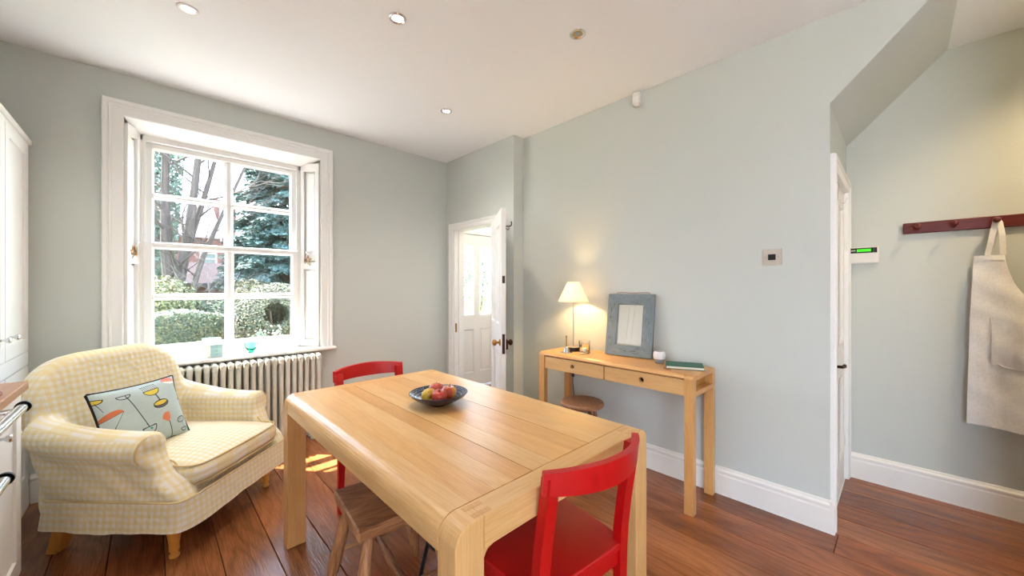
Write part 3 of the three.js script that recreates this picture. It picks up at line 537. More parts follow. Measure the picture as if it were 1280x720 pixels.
{
  const c = thing('candle_cup', 'small white egg-shaped cup with a grey foot beside the mirror', 'cup', [2.43, CT, -1.11]);
  part('cup', lathe([[0.022, 0.022], [0.034, 0.032], [0.039, 0.05], [0.037, 0.068], [0.03, 0.08], [0.027, 0.079], [0.034, 0.066], [0.035, 0.05], [0.03, 0.035], [0.0001, 0.028]], 36), std(0xebe7e6, 0.35), c);
  part('foot', lathe([[0.0001, 0], [0.024, 0], [0.027, 0.006], [0.034, 0.031], [0.0001, 0.03]], 36), std(0x8b8886, 0.5), c);
}
{
  const b = thing('notebook', 'green covered notebook with a red ribbon at the console end', 'book', [2.42, CT, -0.945], 0.42);
  const W = 0.155, L = 0.215;
  part('pages', boxAt(-W / 2 + 0.003, W / 2 - 0.002, 0.003, 0.017, -L / 2 + 0.003, L / 2 - 0.003, 0.001), std(0xefe9da, 0.8), b);
  const gr = std(0x1c5c4c, 0.55, { bumpMap: paintBump, bumpScale: 0.0006 });
  part('cover', [boxAt(-W / 2, W / 2, 0.017, 0.0205, -L / 2, L / 2, 0.001), boxAt(-W / 2, W / 2, 0, 0.003, -L / 2, L / 2, 0.001), boxAt(W / 2 - 0.003, W / 2, 0, 0.0205, -L / 2, L / 2, 0.001)], gr, b);
  part('ribbon', [tube([[-W / 2 + 0.01, 0.009, -L / 2 + 0.01], [-W / 2 - 0.01, 0.006, -L / 2 - 0.012], [-W / 2 - 0.035, 0.0022, -L / 2 + 0.0], [-W / 2 - 0.03, 0.002, -L / 2 + 0.03]], 0.002, 24, 6)], std(0xa8281c, 0.7), b);
}
// ---- column radiator
{
  const r = thing('column_radiator', 'pale grey column radiator below the sash window', 'radiator', [0, 0, 0]);
  const n = 25, p = 0.0475, x0 = -0.105 + p / 2, zs = [-3.515, -3.565, -3.612];
  const col = (z) => [turned([0, 0.13, z], [0, 0.70, z], [[0, 0.016], [1, 0.016]], 12)];
  const cap = (y, s) => { const g = new THREE.CapsuleGeometry(0.0205, 0.097, 4, 12); g.rotateX(Math.PI / 2).scale(0.95, 1.25, 1).translate(0, y, -3.5635); return g; };
  const sec = merge([...zs.flatMap(col), cap(0.708), cap(0.125), new THREE.SphereGeometry(0.0195, 12, 8).scale(1, 1.6, 1).translate(0, 0.69, -3.515), new THREE.SphereGeometry(0.0195, 12, 8).scale(1, 1.6, 1).translate(0, 0.145, -3.515)]);
  for (let i = 0; i < n; i++) { const m = part('section', sec, M.rad, r); m.position.x = x0 + i * p; }
  part('connector', [rod([x0, 0.705, -3.5635], [x0 + (n - 1) * p, 0.705, -3.5635], 0.015, 12), rod([x0, 0.128, -3.5635], [x0 + (n - 1) * p, 0.128, -3.5635], 0.015, 12)], M.rad, r);
  for (const i of [1, n - 2]) for (const z of [-3.535, -3.62]) part('foot', boxAt(x0 + i * p - 0.016, x0 + i * p + 0.016, 0, 0.11, z, z + 0.03, 0.006), M.rad, r);
  part('valve', [rod([x0 + (n - 1) * p, 0.128, -3.5635], [1.125, 0.128, -3.5635], 0.012), rod([1.125, 0, -3.5635], [1.125, 0.2, -3.5635], 0.009), lathe([[0.0001, 0.25], [0.014, 0.248], [0.018, 0.2], [0.012, 0.19], [0.0001, 0.19]], 14, 1.125, 0, -3.5635)], M.chrome, r);
}
// ---- armchair: loose checked cover over one soft body
const ginghamTex = canvasTex(128, 128, (g, w, h) => {
  g.fillStyle = '#f4f0e9'; g.fillRect(0, 0, w, h);
  g.globalAlpha = 0.5; g.fillStyle = '#efd998'; g.fillRect(0, 0, w / 2, h); g.fillRect(0, 0, w, h / 2);
  g.globalAlpha = 0.1; g.fillStyle = '#7a5a20'; for (let i = 0; i < w; i += 2) g.fillRect(i, 0, 1, h); for (let i = 0; i < h; i += 2) g.fillRect(0, i, w, 1);
});
ginghamTex.repeat.set(1 / 0.03, 1 / 0.03);
const clothBump = (() => { const n = noise2(71); const t = dataTex(256, 256, (u, v) => { const x = 255 * (0.7 * n(u * 9, v * 9, 9, 9) + 0.3 * n(u * 30, v * 30, 30, 30)); return [x, x, x]; }, false); t.repeat.set(2.2, 2.2); return t; })();
M.gingham = phys(0xffffff, 0.92, { map: ginghamTex, bumpMap: clothBump, bumpScale: 0.006, sheen: 0.3, sheenColor: new THREE.Color(0xfff4de) });
M.piping = std(0xd8bf8a, 0.9);
{
  const c = thing('armchair', 'yellow and white gingham armchair with rolled arms by the window', 'armchair', [0.105, 0, -2.878], 44.4 * Math.PI / 180);
  const res = 116, S = 0.62, C = [0, 0.56, -0.02], mc = new MarchingCubes(res, new THREE.MeshBasicMaterial(), false, false, 400000);
  const smin = (a, b, k) => { const h = Math.max(k - Math.abs(a - b), 0) / k; return Math.min(a, b) - h * h * k / 4; };
  const rb = (x, y, z, hx, hy, hz, r) => { const qx = Math.abs(x) - hx + r, qy = Math.abs(y) - hy + r, qz = Math.abs(z) - hz + r; return Math.hypot(Math.max(qx, 0), Math.max(qy, 0), Math.max(qz, 0)) + Math.min(Math.max(qx, qy, qz), 0) - r; };
  const ca = Math.cos(0.27), sa = Math.sin(0.27), wn = noise2(83);
  const sdf = (x, y, z) => {
    const ax = Math.abs(x);
    const base = rb(x, y - 0.255, z - 0.045, 0.362, 0.13, 0.325, 0.05);
    // back, leaning and arched
    const dy = y - 0.30, dz = z + 0.255, by = dy * ca - dz * sa, bz = dy * sa + dz * ca;
    const hw = 0.385, top = 0.672, r2 = 0.25; let qx = ax - hw + r2, qy = by - top + r2; const out = Math.hypot(Math.max(qx, 0), Math.max(qy, 0)) + Math.min(Math.max(qx, qy), 0) - r2;
    const d2 = Math.max(out, -0.12 - by), th = 0.062 + 0.03 * cl((by - 0.2) / 0.4) * 0.9, round = 0.058;
    const ex = d2 + round, ez = Math.abs(bz) - th + round; const back = Math.hypot(Math.max(ex, 0), Math.max(ez, 0)) + Math.min(Math.max(ex, ez), 0) - round;
    // arm roll with a slab beneath whose front slopes outwards
    const ry = 0.535 + 0.07 * Math.pow(cl((-z + 0.15) / 0.45), 1.4), rr = 0.066 + 0.006 * cl((0.3 - z) / 0.4);
    const roll = Math.max(Math.hypot(ax - 0.375, y - ry) - rr, Math.abs(z + 0.04) - 0.265);
    const fz = 0.225 + 0.165 * Math.pow(cl((0.53 - y) / 0.24), 1.3);
    const armBox = rb(ax - 0.342, y - 0.40, z - (fz - 0.27) / 2, 0.042, 0.19, (fz + 0.27) / 2, 0.03);
    let d = smin(smin(base, armBox, 0.05), smin(back, smin(roll, armBox, 0.05), 0.05), 0.05);
    // loose-cover folds on the outer sides
    if (ax > 0.3 && y < 0.55) d += 0.0045 * Math.sin((z * 0.8 + y * 1.5) * 34 + 5 * wn(z * 4 + 20, y * 4 + 20, 64, 64)) * cl((ax - 0.33) / 0.05) * cl((0.55 - y) / 0.1);
    d += 0.006 * (wn(x * 7 + 30, y * 7 + z * 5 + 30, 64, 64) - 0.5);
    return d;
  };
  const h = res / 2; for (let k = 0; k < res; k++) for (let j = 0; j < res; j++) for (let i = 0; i < res; i++) mc.field[k * res * res + j * res + i] = -sdf((i - h) / h * S + C[0], (j - h) / h * S + C[1], (k - h) / h * S + C[2]);
  mc.isolation = 0; mc.update();
  const g = new THREE.BufferGeometry(), P = new Float32Array(mc.positionArray.slice(0, mc.count * 3)), Nn = new Float32Array(mc.normalArray.slice(0, mc.count * 3));
  for (let i = 0; i < P.length; i += 3) { P[i] = P[i] * S + C[0]; P[i + 1] = P[i + 1] * S + C[1]; P[i + 2] = P[i + 2] * S + C[2]; }
  for (let i = 0; i < Nn.length; i += 3) { const l = Math.hypot(Nn[i], Nn[i + 1], Nn[i + 2]) || 1; Nn[i] /= l; Nn[i + 1] /= l; Nn[i + 2] /= l; }
  g.setAttribute('position', new THREE.BufferAttribute(P, 3)); g.setAttribute('normal', new THREE.BufferAttribute(Nn, 3));
  part('cover', uvm(g, 1), M.gingham, c);
  // seat cushion: soft box
  const sc = new THREE.BoxGeometry(1, 1, 1, 28, 8, 28), sp = sc.attributes.position;
  for (let i = 0; i < sp.count; i++) {
    let x = sp.getX(i) * 2, y = sp.getY(i) * 2, z = sp.getZ(i) * 2; const q = Math.pow(Math.pow(Math.abs(x), 8) + Math.pow(Math.abs(z), 8), 1 / 8), e = Math.pow(Math.pow(q, 5) + Math.pow(Math.abs(y), 5), 1 / 5) || 1, m = Math.max(Math.abs(x), Math.abs(y), Math.abs(z)) / e;
    x *= m; y *= m; z *= m; const cr = (1 - x * x) * (1 - z * z);
    sp.setXYZ(i, x * (0.318 + (z > 0.7 ? 0.02 * (z - 0.7) / 0.3 : 0)), 0.385 + y * 0.06 + (y > 0 ? 0.028 * cr * y : 0) + (z > 0.6 ? -0.012 * (z - 0.6) : 0), 0.06 + z * 0.345 + 0.012 * (1 - x * x) * (z > 0 ? z : 0));
  }
  sc.computeVertexNormals(); const cu = part('seat_cushion', uvm(sc, 2), M.gingham, c);
  const pipe = (yy, inset) => { const o = []; for (let i = 0; i < 64; i++) { const a = i / 64 * Math.PI * 2, x = Math.cos(a), z = Math.sin(a), q = Math.pow(Math.pow(Math.abs(x), 8) + Math.pow(Math.abs(z), 8), 1 / 8), X = x / q, Z = z / q; o.push([X * (0.318 + (Z > 0.7 ? 0.02 * (Z - 0.7) / 0.3 : 0)) * inset, yy + (Z > 0.6 ? -0.012 * (Z - 0.6) : 0), 0.06 + Z * 0.345 * inset + 0.012 * (1 - X * X) * (Z > 0 ? Z : 0)]); } return tube(o, 0.005, 128, 6, true); };
  part('piping', [pipe(0.433, 0.972), pipe(0.34, 0.972)], M.piping, cu);
  // skirt: straight valance hung round the base
  const sk = [], loop = (y, f) => { const o = []; for (let i = 0; i < 160; i++) { const a = i / 160 * Math.PI * 2, x = Math.cos(a), z = Math.sin(a), q = Math.pow(Math.pow(Math.abs(x), 14) + Math.pow(Math.abs(z), 14), 1 / 14), w = f * 0.004 * Math.sin(i * 0.55) * Math.sin(i * 0.173 + 1); o.push([x / q * (0.407 + f * 0.010 + w), y + f * 0.004 * Math.sin(i * 0.21), z / q * (0.352 + f * 0.010 + w) + 0.064]); } return o; };
  const rows = [loop(0.305, 0), loop(0.26, 0.35), loop(0.21, 0.7), loop(0.168, 1), loop(0.168, 0.6), loop(0.3, -0.3)];
  for (let j = 0; j < rows.length - 1; j++) for (let i = 0; i < 160; i++) { const a = rows[j][i], b = rows[j][(i + 1) % 160], d = rows[j + 1][(i + 1) % 160], e = rows[j + 1][i]; sk.push(...a, ...b, ...d, ...a, ...d, ...e); }
  const kg = fromTris(sk); part('skirt', uvm(kg, 1), M.gingham, c);
  part('piping', tube(loop(0.306, 0).filter((_, i) => i % 2 === 0), 0.0045, 160, 6, true), M.piping, c);
  // piping round the rolled arm fronts
  for (const s of [-1, 1]) { const o = []; for (let i = 0; i <= 26; i++) { const a = -2.5 + i / 26 * 4.6; o.push([s * (0.375 + 0.064 * Math.sin(-a)), 0.535 + 0.064 * Math.cos(a), 0.226]); } o.reverse(); o.push([s * 0.305, 0.46, 0.262], [s * 0.304, 0.41, 0.318], [s * 0.306, 0.36, 0.37]); part('piping', tube(o, 0.0045, 90, 6), M.piping, c); }
  for (const s of [-1, 1]) part('front_leg', lathe([[0.0001, 0], [0.017, 0], [0.02, 0.004], [0.021, 0.012], [0.015, 0.02], [0.013, 0.026], [0.019, 0.032], [0.0205, 0.038], [0.02, 0.06], [0.028, 0.12], [0.032, 0.16], [0.032, 0.2]], 24, s * 0.322, 0, 0.30), M.leg, c);
  for (const s of [-1, 1]) { const g2 = box(0.062, 0.2, 0.062, 0, 0.1, 0, 0.004), q = g2.attributes.position; for (let i = 0; i < q.count; i++) { const f = 1 - q.getY(i) / 0.2; q.setX(i, q.getX(i) * (1 - 0.18 * f)); q.setZ(i, q.getZ(i) * (1 - 0.18 * f) - 0.07 * f * f); } g2.computeVertexNormals(); part('rear_leg', uvm(g2.translate(s * 0.3, 0, -0.25), 1), M.leg, c); }
}
// ---- printed cushion on the armchair
{
  const th = 44.4 * Math.PI / 180, O = V(0.105, 0, -2.878), toW = (x, y, z) => V(O.x + x * Math.cos(th) + z * Math.sin(th), y, O.z - x * Math.sin(th) + z * Math.cos(th));
  const c = thing('cushion', 'pale blue cushion with a print of bowls on stalks, on the armchair', 'cushion');
  c.position.copy(toW(-0.145, 0.620, -0.045));
  const tex = canvasTex(1024, 840, (g, w, h) => {
    g.fillStyle = '#b9c8c6'; g.fillRect(0, 0, w, h);
    const r = rng(19); g.lineCap = 'round';
    for (let i = 0; i < 260; i++) { g.strokeStyle = r() > 0.5 ? 'rgba(214,210,190,0.35)' : 'rgba(150,172,170,0.3)'; g.lineWidth = 2 + r() * 5; const x = r() * w, y = r() * h, l = 20 + r() * 90; g.beginPath(); g.moveTo(x, y); g.lineTo(x + l, y - l * 0.2); g.stroke(); }
    const blk = '#2c2a30', bowl = (x, y, a, b, rot, col, full) => { g.save(); g.translate(x, y); g.rotate(rot); g.beginPath(); if (full) g.ellipse(0, 0, a, b, 0, 0, 7); else { g.ellipse(0, 0, a, b * 1.7, 0, 0, Math.PI); g.closePath(); } if (col) { g.fillStyle = col; g.fill(); } g.strokeStyle = blk; g.lineWidth = 9; g.stroke(); g.restore(); };
    const line = (x0, y0, x1, y1, lw = 9, col = blk) => { g.strokeStyle = col; g.lineWidth = lw; g.beginPath(); g.moveTo(x0, y0); g.lineTo(x1, y1); g.stroke(); };
    // stalked pair
    line(330, 130, 470, 560); bowl(310, 120, 70, 26, -0.05); line(245, 120, 378, 118, 3); bowl(470, 560, 78, 52, -0.1); line(400, 575, 540, 545, 3); line(445, 515, 495, 605, 3); g.fillStyle = '#2f9a86'; g.beginPath(); g.arc(492, 585, 13, 0, 7); g.fill();
    // yellow cup with spikes over a yellow bowl
    bowl(610, 130, 96, 42, -0.1, '#e2c94e'); for (let i = 0; i < 8; i++) { const x = 525 + i * 24; line(x, 130 - i * 2, x - 6, 72 - i * 2, 4); g.fillStyle = blk; g.beginPath(); g.arc(x - 6, 68 - i * 2, 7, 0, 7); g.fill(); }
    line(640, 210, 660, 290, 22, '#6a686e'); bowl(665, 330, 92, 46, -0.12, '#6a686e', true); bowl(660, 318, 88, 30, -0.12, '#e2c94e', true);
    // coral cap
    g.fillStyle = '#d3764c'; g.beginPath(); g.ellipse(150, 330, 120, 62, -0.25, Math.PI, 0); g.fill(); line(40, 360, 262, 300, 4); line(262, 300, 130, 470, 4); line(150, 440, 110, 560, 4);
    for (let i = 0; i < 4; i++) { g.fillStyle = i % 2 ? '#e9e2d4' : '#d3764c'; g.save(); g.translate(120 + i * 34, 680 - i * 14); g.rotate(-0.5); g.fillRect(0, 0, 34, 110); g.restore(); } bowl(190, 640, 120, 24, -0.3, '#55525a', true);
    // coral bud on a stalk
    line(690, 520, 740, 800); g.fillStyle = '#d8805c'; g.beginPath(); g.moveTo(625, 520); g.quadraticCurveTo(640, 440, 720, 450); g.quadraticCurveTo(740, 560, 680, 570); g.closePath(); g.fill(); bowl(745, 815, 80, 36, -0.15, '#55525a', true); for (let i = 0; i < 5; i++) line(690 + i * 28, 830, 700 + i * 26, 798, 3, '#c9d2cc');
    // small lined dish
    bowl(870, 590, 64, 34, -0.2, null, true); for (let i = 0; i < 6; i++) line(825 + i * 18, 614 - i * 4, 828 + i * 18, 572 - i * 4, 3); line(880, 620, 892, 690, 4); bowl(895, 705, 40, 24, -0.15); line(860, 708, 930, 698, 3);
    // right edge: coral top, cord and green drop
    g.fillStyle = '#e08a78'; g.beginPath(); g.ellipse(880, 70, 90, 60, 0.1, Math.PI, 0); g.fill(); g.fillStyle = '#ebe6dc'; g.beginPath(); g.ellipse(890, 74, 84, 30, 0.2, 0, Math.PI); g.fill(); line(930, 110, 975, 300, 4); bowl(985, 330, 40, 20, 0.2, '#7d8894', true); line(990, 350, 1000, 640, 4); g.fillStyle = '#2f8a68'; g.beginPath(); g.ellipse(985, 720, 30, 46, 0.2, 0, 7); g.fill();
    bowl(520, 770, 60, 40, 0.1, '#55525a', true); bowl(500, 760, 46, 30, 0.1, '#d9b49c', true); bowl(60, 90, 70, 30, 0.2, '#e2c94e'); line(60, 130, 90, 250, 4);
  });
  const W = 0.385, H = 0.345, n = 26, face = (s) => { const P = [], U = [], pt = (i, j) => { const u = i / n * 2 - 1, v = j / n * 2 - 1, e = (1 - Math.pow(Math.abs(u), 3.2)) * (1 - Math.pow(Math.abs(v), 3.2)), pin = 1 - 0.07 * (1 - v * v) * u * u * 0.9, pin2 = 1 - 0.07 * (1 - u * u) * v * v * 0.9; return [u * W / 2 * pin, v * H / 2 * pin2, s * (0.004 + 0.058 * Math.pow(Math.max(e, 0), 0.62)) + 0.004 * Math.sin(u * 5 + v * 3) * e]; };
    for (let i = 0; i < n; i++) for (let j = 0; j < n; j++) { const q = [[i, j], [i + 1, j], [i + 1, j + 1], [i, j + 1]], o = s > 0 ? [0, 1, 2, 0, 2, 3] : [0, 2, 1, 0, 3, 2]; for (const k of o) { P.push(...pt(...q[k])); U.push(0.04 + 0.93 * q[k][0] / n, 0.06 + 0.93 * q[k][1] / n); } }
    const g = new THREE.BufferGeometry(); g.setAttribute('position', new THREE.BufferAttribute(new Float32Array(P), 3)); g.setAttribute('uv', new THREE.BufferAttribute(new Float32Array(U), 2));
    // smooth normals by accumulating over shared grid points
    g.computeVertexNormals(); const acc = new Map(), N = g.attributes.normal, p = g.attributes.position, key = (i) => [p.getX(i), p.getY(i), p.getZ(i)].map((t) => t.toFixed(5)).join(); for (let i = 0; i < p.count; i++) { const k = key(i), a = acc.get(k) ?? [0, 0, 0]; a[0] += N.getX(i); a[1] += N.getY(i); a[2] += N.getZ(i); acc.set(k, a); } for (let i = 0; i < p.count; i++) { const a = acc.get(key(i)), l = Math.hypot(...a); N.setXYZ(i, a[0] / l, a[1] / l, a[2] / l); }
    return g; };
  part('printed_face', face(1), std(0xffffff, 0.9, { map: tex }), c);
  part('back_face', face(-1), std(0x1d1b22, 0.9), c);
  const rim = []; for (let i = 0; i < 96; i++) { const t = i / 96 * 4, k = Math.floor(t), f = (t - k) * 2 - 1, [u, v] = [[f, -1], [1, f], [-f, 1], [-1, -f]][k]; rim.push([u * W / 2 * (1 - 0.063 * (1 - v * v) * u * u), v * H / 2 * (1 - 0.063 * (1 - u * u) * v * v), 0]); }
  part('edge', tube(rim, 0.006, 192, 6, true), std(0x1d1b22, 0.9), c);
  // stand it on its lower edge, leaning into the corner of back and arm
  const u = V(Math.cos(th), 0, -Math.sin(th)), f = V(Math.sin(th), 0, Math.cos(th));
  const X = u.clone().multiplyScalar(0.985).add(V(0, 0.02, 0)).addScaledVector(f, 0.17).normalize(), Y0 = V(0, 0.91, 0).addScaledVector(f, -0.37).addScaledVector(u, -0.13), Z = X.clone().cross(Y0).normalize(), Y = Z.clone().cross(X);
  c.quaternion.setFromRotationMatrix(new THREE.Matrix4().makeBasis(X, Y, Z));
}
// ---- kitchen units at the left edge
function shaker(parent, name, x, y0, y1, z0, z1, knobAt) { // door on a front that faces +x
  const put = (g) => g.applyMatrix4(new THREE.Matrix4().makeBasis(V(0, 0, -1), V(0, 1, 0), V(1, 0, 0))).translate(x, 0, 0); // own x = -z, own z = +x
  const a = -z1, b = -z0, f = 0.075, d = part(name, [put(extr(rect(a, y0, b, y1), 0.02, [rect(a + f, y0 + f, b - f, y1 - f)])), put(boxAt(a + f - 0.002, b - f + 0.002, y0 + f - 0.002, y1 - f + 0.002, 0, 0.010, 0.0005))], M.whiteCab, parent);
  if (knobAt) part('knob', lathe([[0.0001, 0.034], [0.012, 0.032], [0.015, 0.026], [0.012, 0.019], [0.006, 0.014], [0.005, 0.003], [0.009, 0]], 18).rotateZ(-Math.PI / 2).translate(x + 0.02, knobAt[0], knobAt[1]), M.chrome, d);
  return d;
}
{
  const t = thing('tall_cupboard', 'tall white kitchen cupboard in the corner by the window wall', 'cupboard');
  const X = -0.54;
  part('body', [boxAt(LX, X, 0, 2.16, -3.655, -2.60, 0.003)], M.whiteCab, t);
  part('cornice', [boxAt(LX, X + 0.026, 2.16, 2.19, -3.655, -2.60, 0.004)], M.whiteCab, t);
  shaker(t, 'door', X, 0.93, 2.15, -3.60, -3.11, [1.045, -3.19]);
  shaker(t, 'door', X, 0.93, 2.15, -3.10, -2.61, [1.045, -3.02]);
  part('rail', boxAt(X, X + 0.02, 0.845, 0.925, -3.60, -2.61, 0.002), M.whiteCab, t);
  shaker(t, 'door', X, 0.13, 0.84, -3.60, -3.11, [0.76, -3.19]); shaker(t, 'door', X, 0.13, 0.84, -3.10, -2.61, [0.76, -3.02]);
  part('plinth', boxAt(X, X + 0.02, 0, 0.125, -3.62, -2.60, 0.002), M.whiteCab, t);
}
{
  const t = thing('base_cabinet', 'low white kitchen cabinet with panelled door at the left edge', 'cabinet'), X = -0.41;
  part('body', boxAt(LX + 0.004, X, 0, 0.868, -2.575, -1.93, 0.002), M.whiteCab, t);
  shaker(t, 'door', X, 0.11, 0.86, -2.57, -2.13, [0.757, -2.235]);
  shaker(t, 'door', X, 0.11, 0.86, -2.125, -1.935, [0.757, -1.99]);
  const w = thing('worktop', 'wooden worktop on the white kitchen cabinet', 'worktop');
  part('slab', uvm(boxAt(LX + 0.004, -0.372, 0.87, 0.905, -2.585, -1.93, 0.003), 2), M.worktop, w);
  const cb = thing('chopping_board', 'reddish wooden chopping board at the worktop front edge', 'chopping board');
  part('board', uvm(boxAt(-0.66, -0.385, 0.9055, 0.928, -2.27, -1.98, 0.006), 2), std(0xffffff, 0.5, { map: woodTex(59, [168, 92, 44], [120, 56, 24], { lines: 8 }) }), cb);
}
for (const [z0, z1, l] of [[-2.58, -1.77, 'white wall cupboard over the kitchen cabinet'], [-1.76, -0.95, 'white wall cupboard over the range cooker']]) {
  const t = thing('wall_cupboard', l, 'cupboard', [0, 0, 0], 0, 'white kitchen wall cupboards');
  part('body', boxAt(LX + 0.004, -0.82, 1.42, 2.5, z0, z1, 0.003), M.whiteCab, t); const zm = (z0 + z1) / 2;
  shaker(t, 'door', -0.82, 1.425, 2.495, z0 + 0.004, zm - 0.002, null); shaker(t, 'door', -0.82, 1.425, 2.495, zm + 0.002, z1 - 0.004, null);
}
{
  const t = thing('range_cooker', 'range cooker with chrome towel rails at the left edge', 'cooker'), X = -0.39;
  part('body', boxAt(LX, X, 0.02, 0.91, -1.925, -0.95, 0.006), std(0xe9e6dc, 0.35), t);
  for (const [y, x, z1] of [[0.92, -0.292, -1.945], [0.765, -0.292, -1.735]]) {
    const r = part('rail', rod([x, y, z1], [x, y, -1.0], 0.0135, 16), M.chrome, t);
    part('end_cap', turned([x, y, z1 - 0.022], [x, y, z1], [[0, 0.0001], [0.1, 0.012], [0.5, 0.018], [1, 0.018]], 16), M.black, r);
    part('end_cap', turned([x, y, -1.0], [x, y, -0.98], [[0, 0.018], [0.5, 0.018], [1, 0.0001]], 16), M.black, r);
    for (const z of [z1 + 0.05, -1.1]) part('bracket', rod([X, y, z], [x, y, z], 0.009), M.chrome, r);
  }
}
// ---- things on the sill
{
  const b = thing('mini_drawers', 'small white chest with three pale teal drawers on the sill', 'box', [0.355, 0.7705, -3.685], 0.12);
  const teal = std(0xa9cfd0, 0.5);
  part('case', [boxAt(-0.085, 0.045, 0, 0.1, -0.04, 0.05, 0.002)], std(0xe9efee, 0.5), b);
  for (let i = 0; i < 3; i++) { const d = part('drawer', boxAt(-0.03 + 0.0, 0.043, 0.005 + i * 0.0315, 0.034 + i * 0.0315, 0.05, 0.055, 0.002), teal, b); part('knob', new THREE.SphereGeometry(0.0045, 10, 8).translate(0.006, 0.0195 + i * 0.0315, 0.058), M.chrome, d); }
  const t = thing('paper_tray', 'pale teal paper box behind the little drawers on the sill', 'box', [0.345, 0.7705, -3.752], 0.05);
  part('box', boxAt(-0.05, 0.06, 0, 0.115, -0.018, 0.018, 0.003), std(0xb9d8da, 0.6), t);
  part('lid', boxAt(-0.053, 0.063, 0.115, 0.135, -0.021, 0.021, 0.003), std(0xa4c9cc, 0.6), t);
}
{
  const b = thing('glass_bowl', 'small turquoise glass bowl on the window sill', 'bowl', [0.598, 0.7705, -3.70]);
  part('vessel', lathe([[0.0001, 0], [0.02, 0], [0.022, 0.006], [0.016, 0.012], [0.034, 0.03], [0.045, 0.055], [0.048, 0.085], [0.045, 0.085], [0.041, 0.056], [0.03, 0.035], [0.0001, 0.02]], 36), phys(0xd8f6f0, 0.05, { transmission: 1, thickness: 0.01, ior: 1.45, attenuationColor: new THREE.Color(0x7fe6d6), attenuationDistance: 0.02 }), b);
}
for (const [x, label] of [[-0.082, 'wire star ornament hung on the left shutter knob'], [1.028, 'wire star ornament hung on the right shutter knob']]) {
  const s = thing('star_ornament', label, 'ornament', [x, 1.545, -3.722], x < 0 ? 1.25 : -1.25, 'wire stars on the shutters');
  const pts = []; for (let i = 0; i < 10; i++) { const a = i * Math.PI / 5 + Math.PI / 2, r = i % 2 ? 0.022 : 0.052; pts.push([Math.cos(a) * r, Math.sin(a) * r, 0]); }
  part('star', pts.map((p, i) => rod(p, pts[(i + 1) % 10], 0.0028, 6)), M.brass, s);
  part('struts', pts.filter((_, i) => i % 2 === 0).map((p) => rod([0, 0, 0.014], p, 0.0018, 5)).concat(pts.filter((_, i) => i % 2 === 0).map((p) => rod([0, 0, -0.014], p, 0.0018, 5))), M.brass, s);
  part('thread', tube([[0, 0.052, 0], [0, 0.075, 0], [0, 0.082, 0.002]], 0.001, 8, 5), M.steel, s);
}
// ---- wall fittings
{
  const s = thing('dimmer_plate', 'brushed steel wall plate with a black square on the green wall', 'switch', [RX, 1.479, -0.518]);
  part('plate', boxAt(-0.008, 0, -0.046, 0.046, -0.047, 0.047, 0.002), std(0xd6cdc2, 0.42, { metalness: 0.5 }), s);
  part('sensor', boxAt(-0.0095, -0.0075, -0.017, 0.017, -0.0185, 0.0185, 0.0005), M.black, s);
  for (const z of [-0.032, 0.032]) part('screw', lathe([[0.0001, 0.0012], [0.003, 0.001], [0.0035, 0]], 10).rotateZ(Math.PI / 2).translate(-0.008, 0, z), M.steel, s);
}
{
  const k = thing('alarm_keypad', 'white alarm keypad with green display by the cupboard door', 'keypad', [AX, 1.522, -0.172]);
  part('case', boxAt(-0.03, 0, -0.056, 0.056, -0.076, 0.076, 0.005), std(0xe6e2dc, 0.45), k);
  part('flap', boxAt(-0.0325, -0.029, -0.052, 0.012, -0.072, 0.072, 0.001), std(0xe6e2dc, 0.45), k);
  part('fascia', boxAt(-0.032, -0.0295, 0.014, 0.048, -0.07, 0.066, 0.0008), M.black, k);
  part('display_screen', boxAt(-0.0335, -0.0315, 0.023, 0.04, -0.033, 0.036, 0.0004), std(0x3cc81e, 0.4, { emissive: 0x2fd010, emissiveIntensity: 0.55 }), k);
  part('badge', boxAt(-0.0332, -0.0315, 0.027, 0.036, -0.066, -0.04, 0.0003), std(0xb8b4ae, 0.4), k);
  part('indicator', [box(0.0015, 0.004, 0.004, -0.0325, 0.04, 0.05, 0.0005), box(0.0015, 0.004, 0.004, -0.0325, 0.03, 0.05, 0.0005), box(0.0015, 0.004, 0.004, -0.0325, 0.02, 0.05, 0.0005)], std(0x6d7a52, 0.4), k);
}
{
  const p = thing('motion_sensor', 'small white motion sensor high on the green wall', 'sensor', [RX, 2.695, -1.355], 0.2);
  part('housing', boxAt(-0.05, 0, -0.05, 0.042, -0.026, 0.026, 0.008), std(0xe9e5df, 0.45), p);
  part('lens', boxAt(-0.054, -0.046, -0.04, 0.005, -0.019, 0.019, 0.006), std(0xf2f0ec, 0.3), p);
}
{
  const r = thing('peg_rail', 'dark red wooden coat rail with pegs on the alcove wall', 'coat rail', [AX, 1.678, 0]);
  part('board', uvm(boxAt(-0.022, 0, -0.034, 0.034, 0.012, 1.15, 0.004), 2), M.mahogany, r);
  for (const z of [0.078, 0.224, 0.377, 0.53, 0.69, 0.85, 1.0]) part('peg', lathe([[0.0001, 0.066], [0.01, 0.065], [0.015, 0.058], [0.0155, 0.05], [0.011, 0.042], [0.0075, 0.034], [0.008, 0.0]], 16).rotateZ(Math.PI / 2 - 0.25).translate(-0.02, -0.008, z), M.mahogany, r);
  for (const z of [0.05, 0.1 + 1.0]) part('screw', lathe([[0.0001, 0.0015], [0.004, 0.001], [0.0045, 0]], 10).rotateZ(Math.PI / 2).translate(-0.022, 0, z), M.brass, r);
}
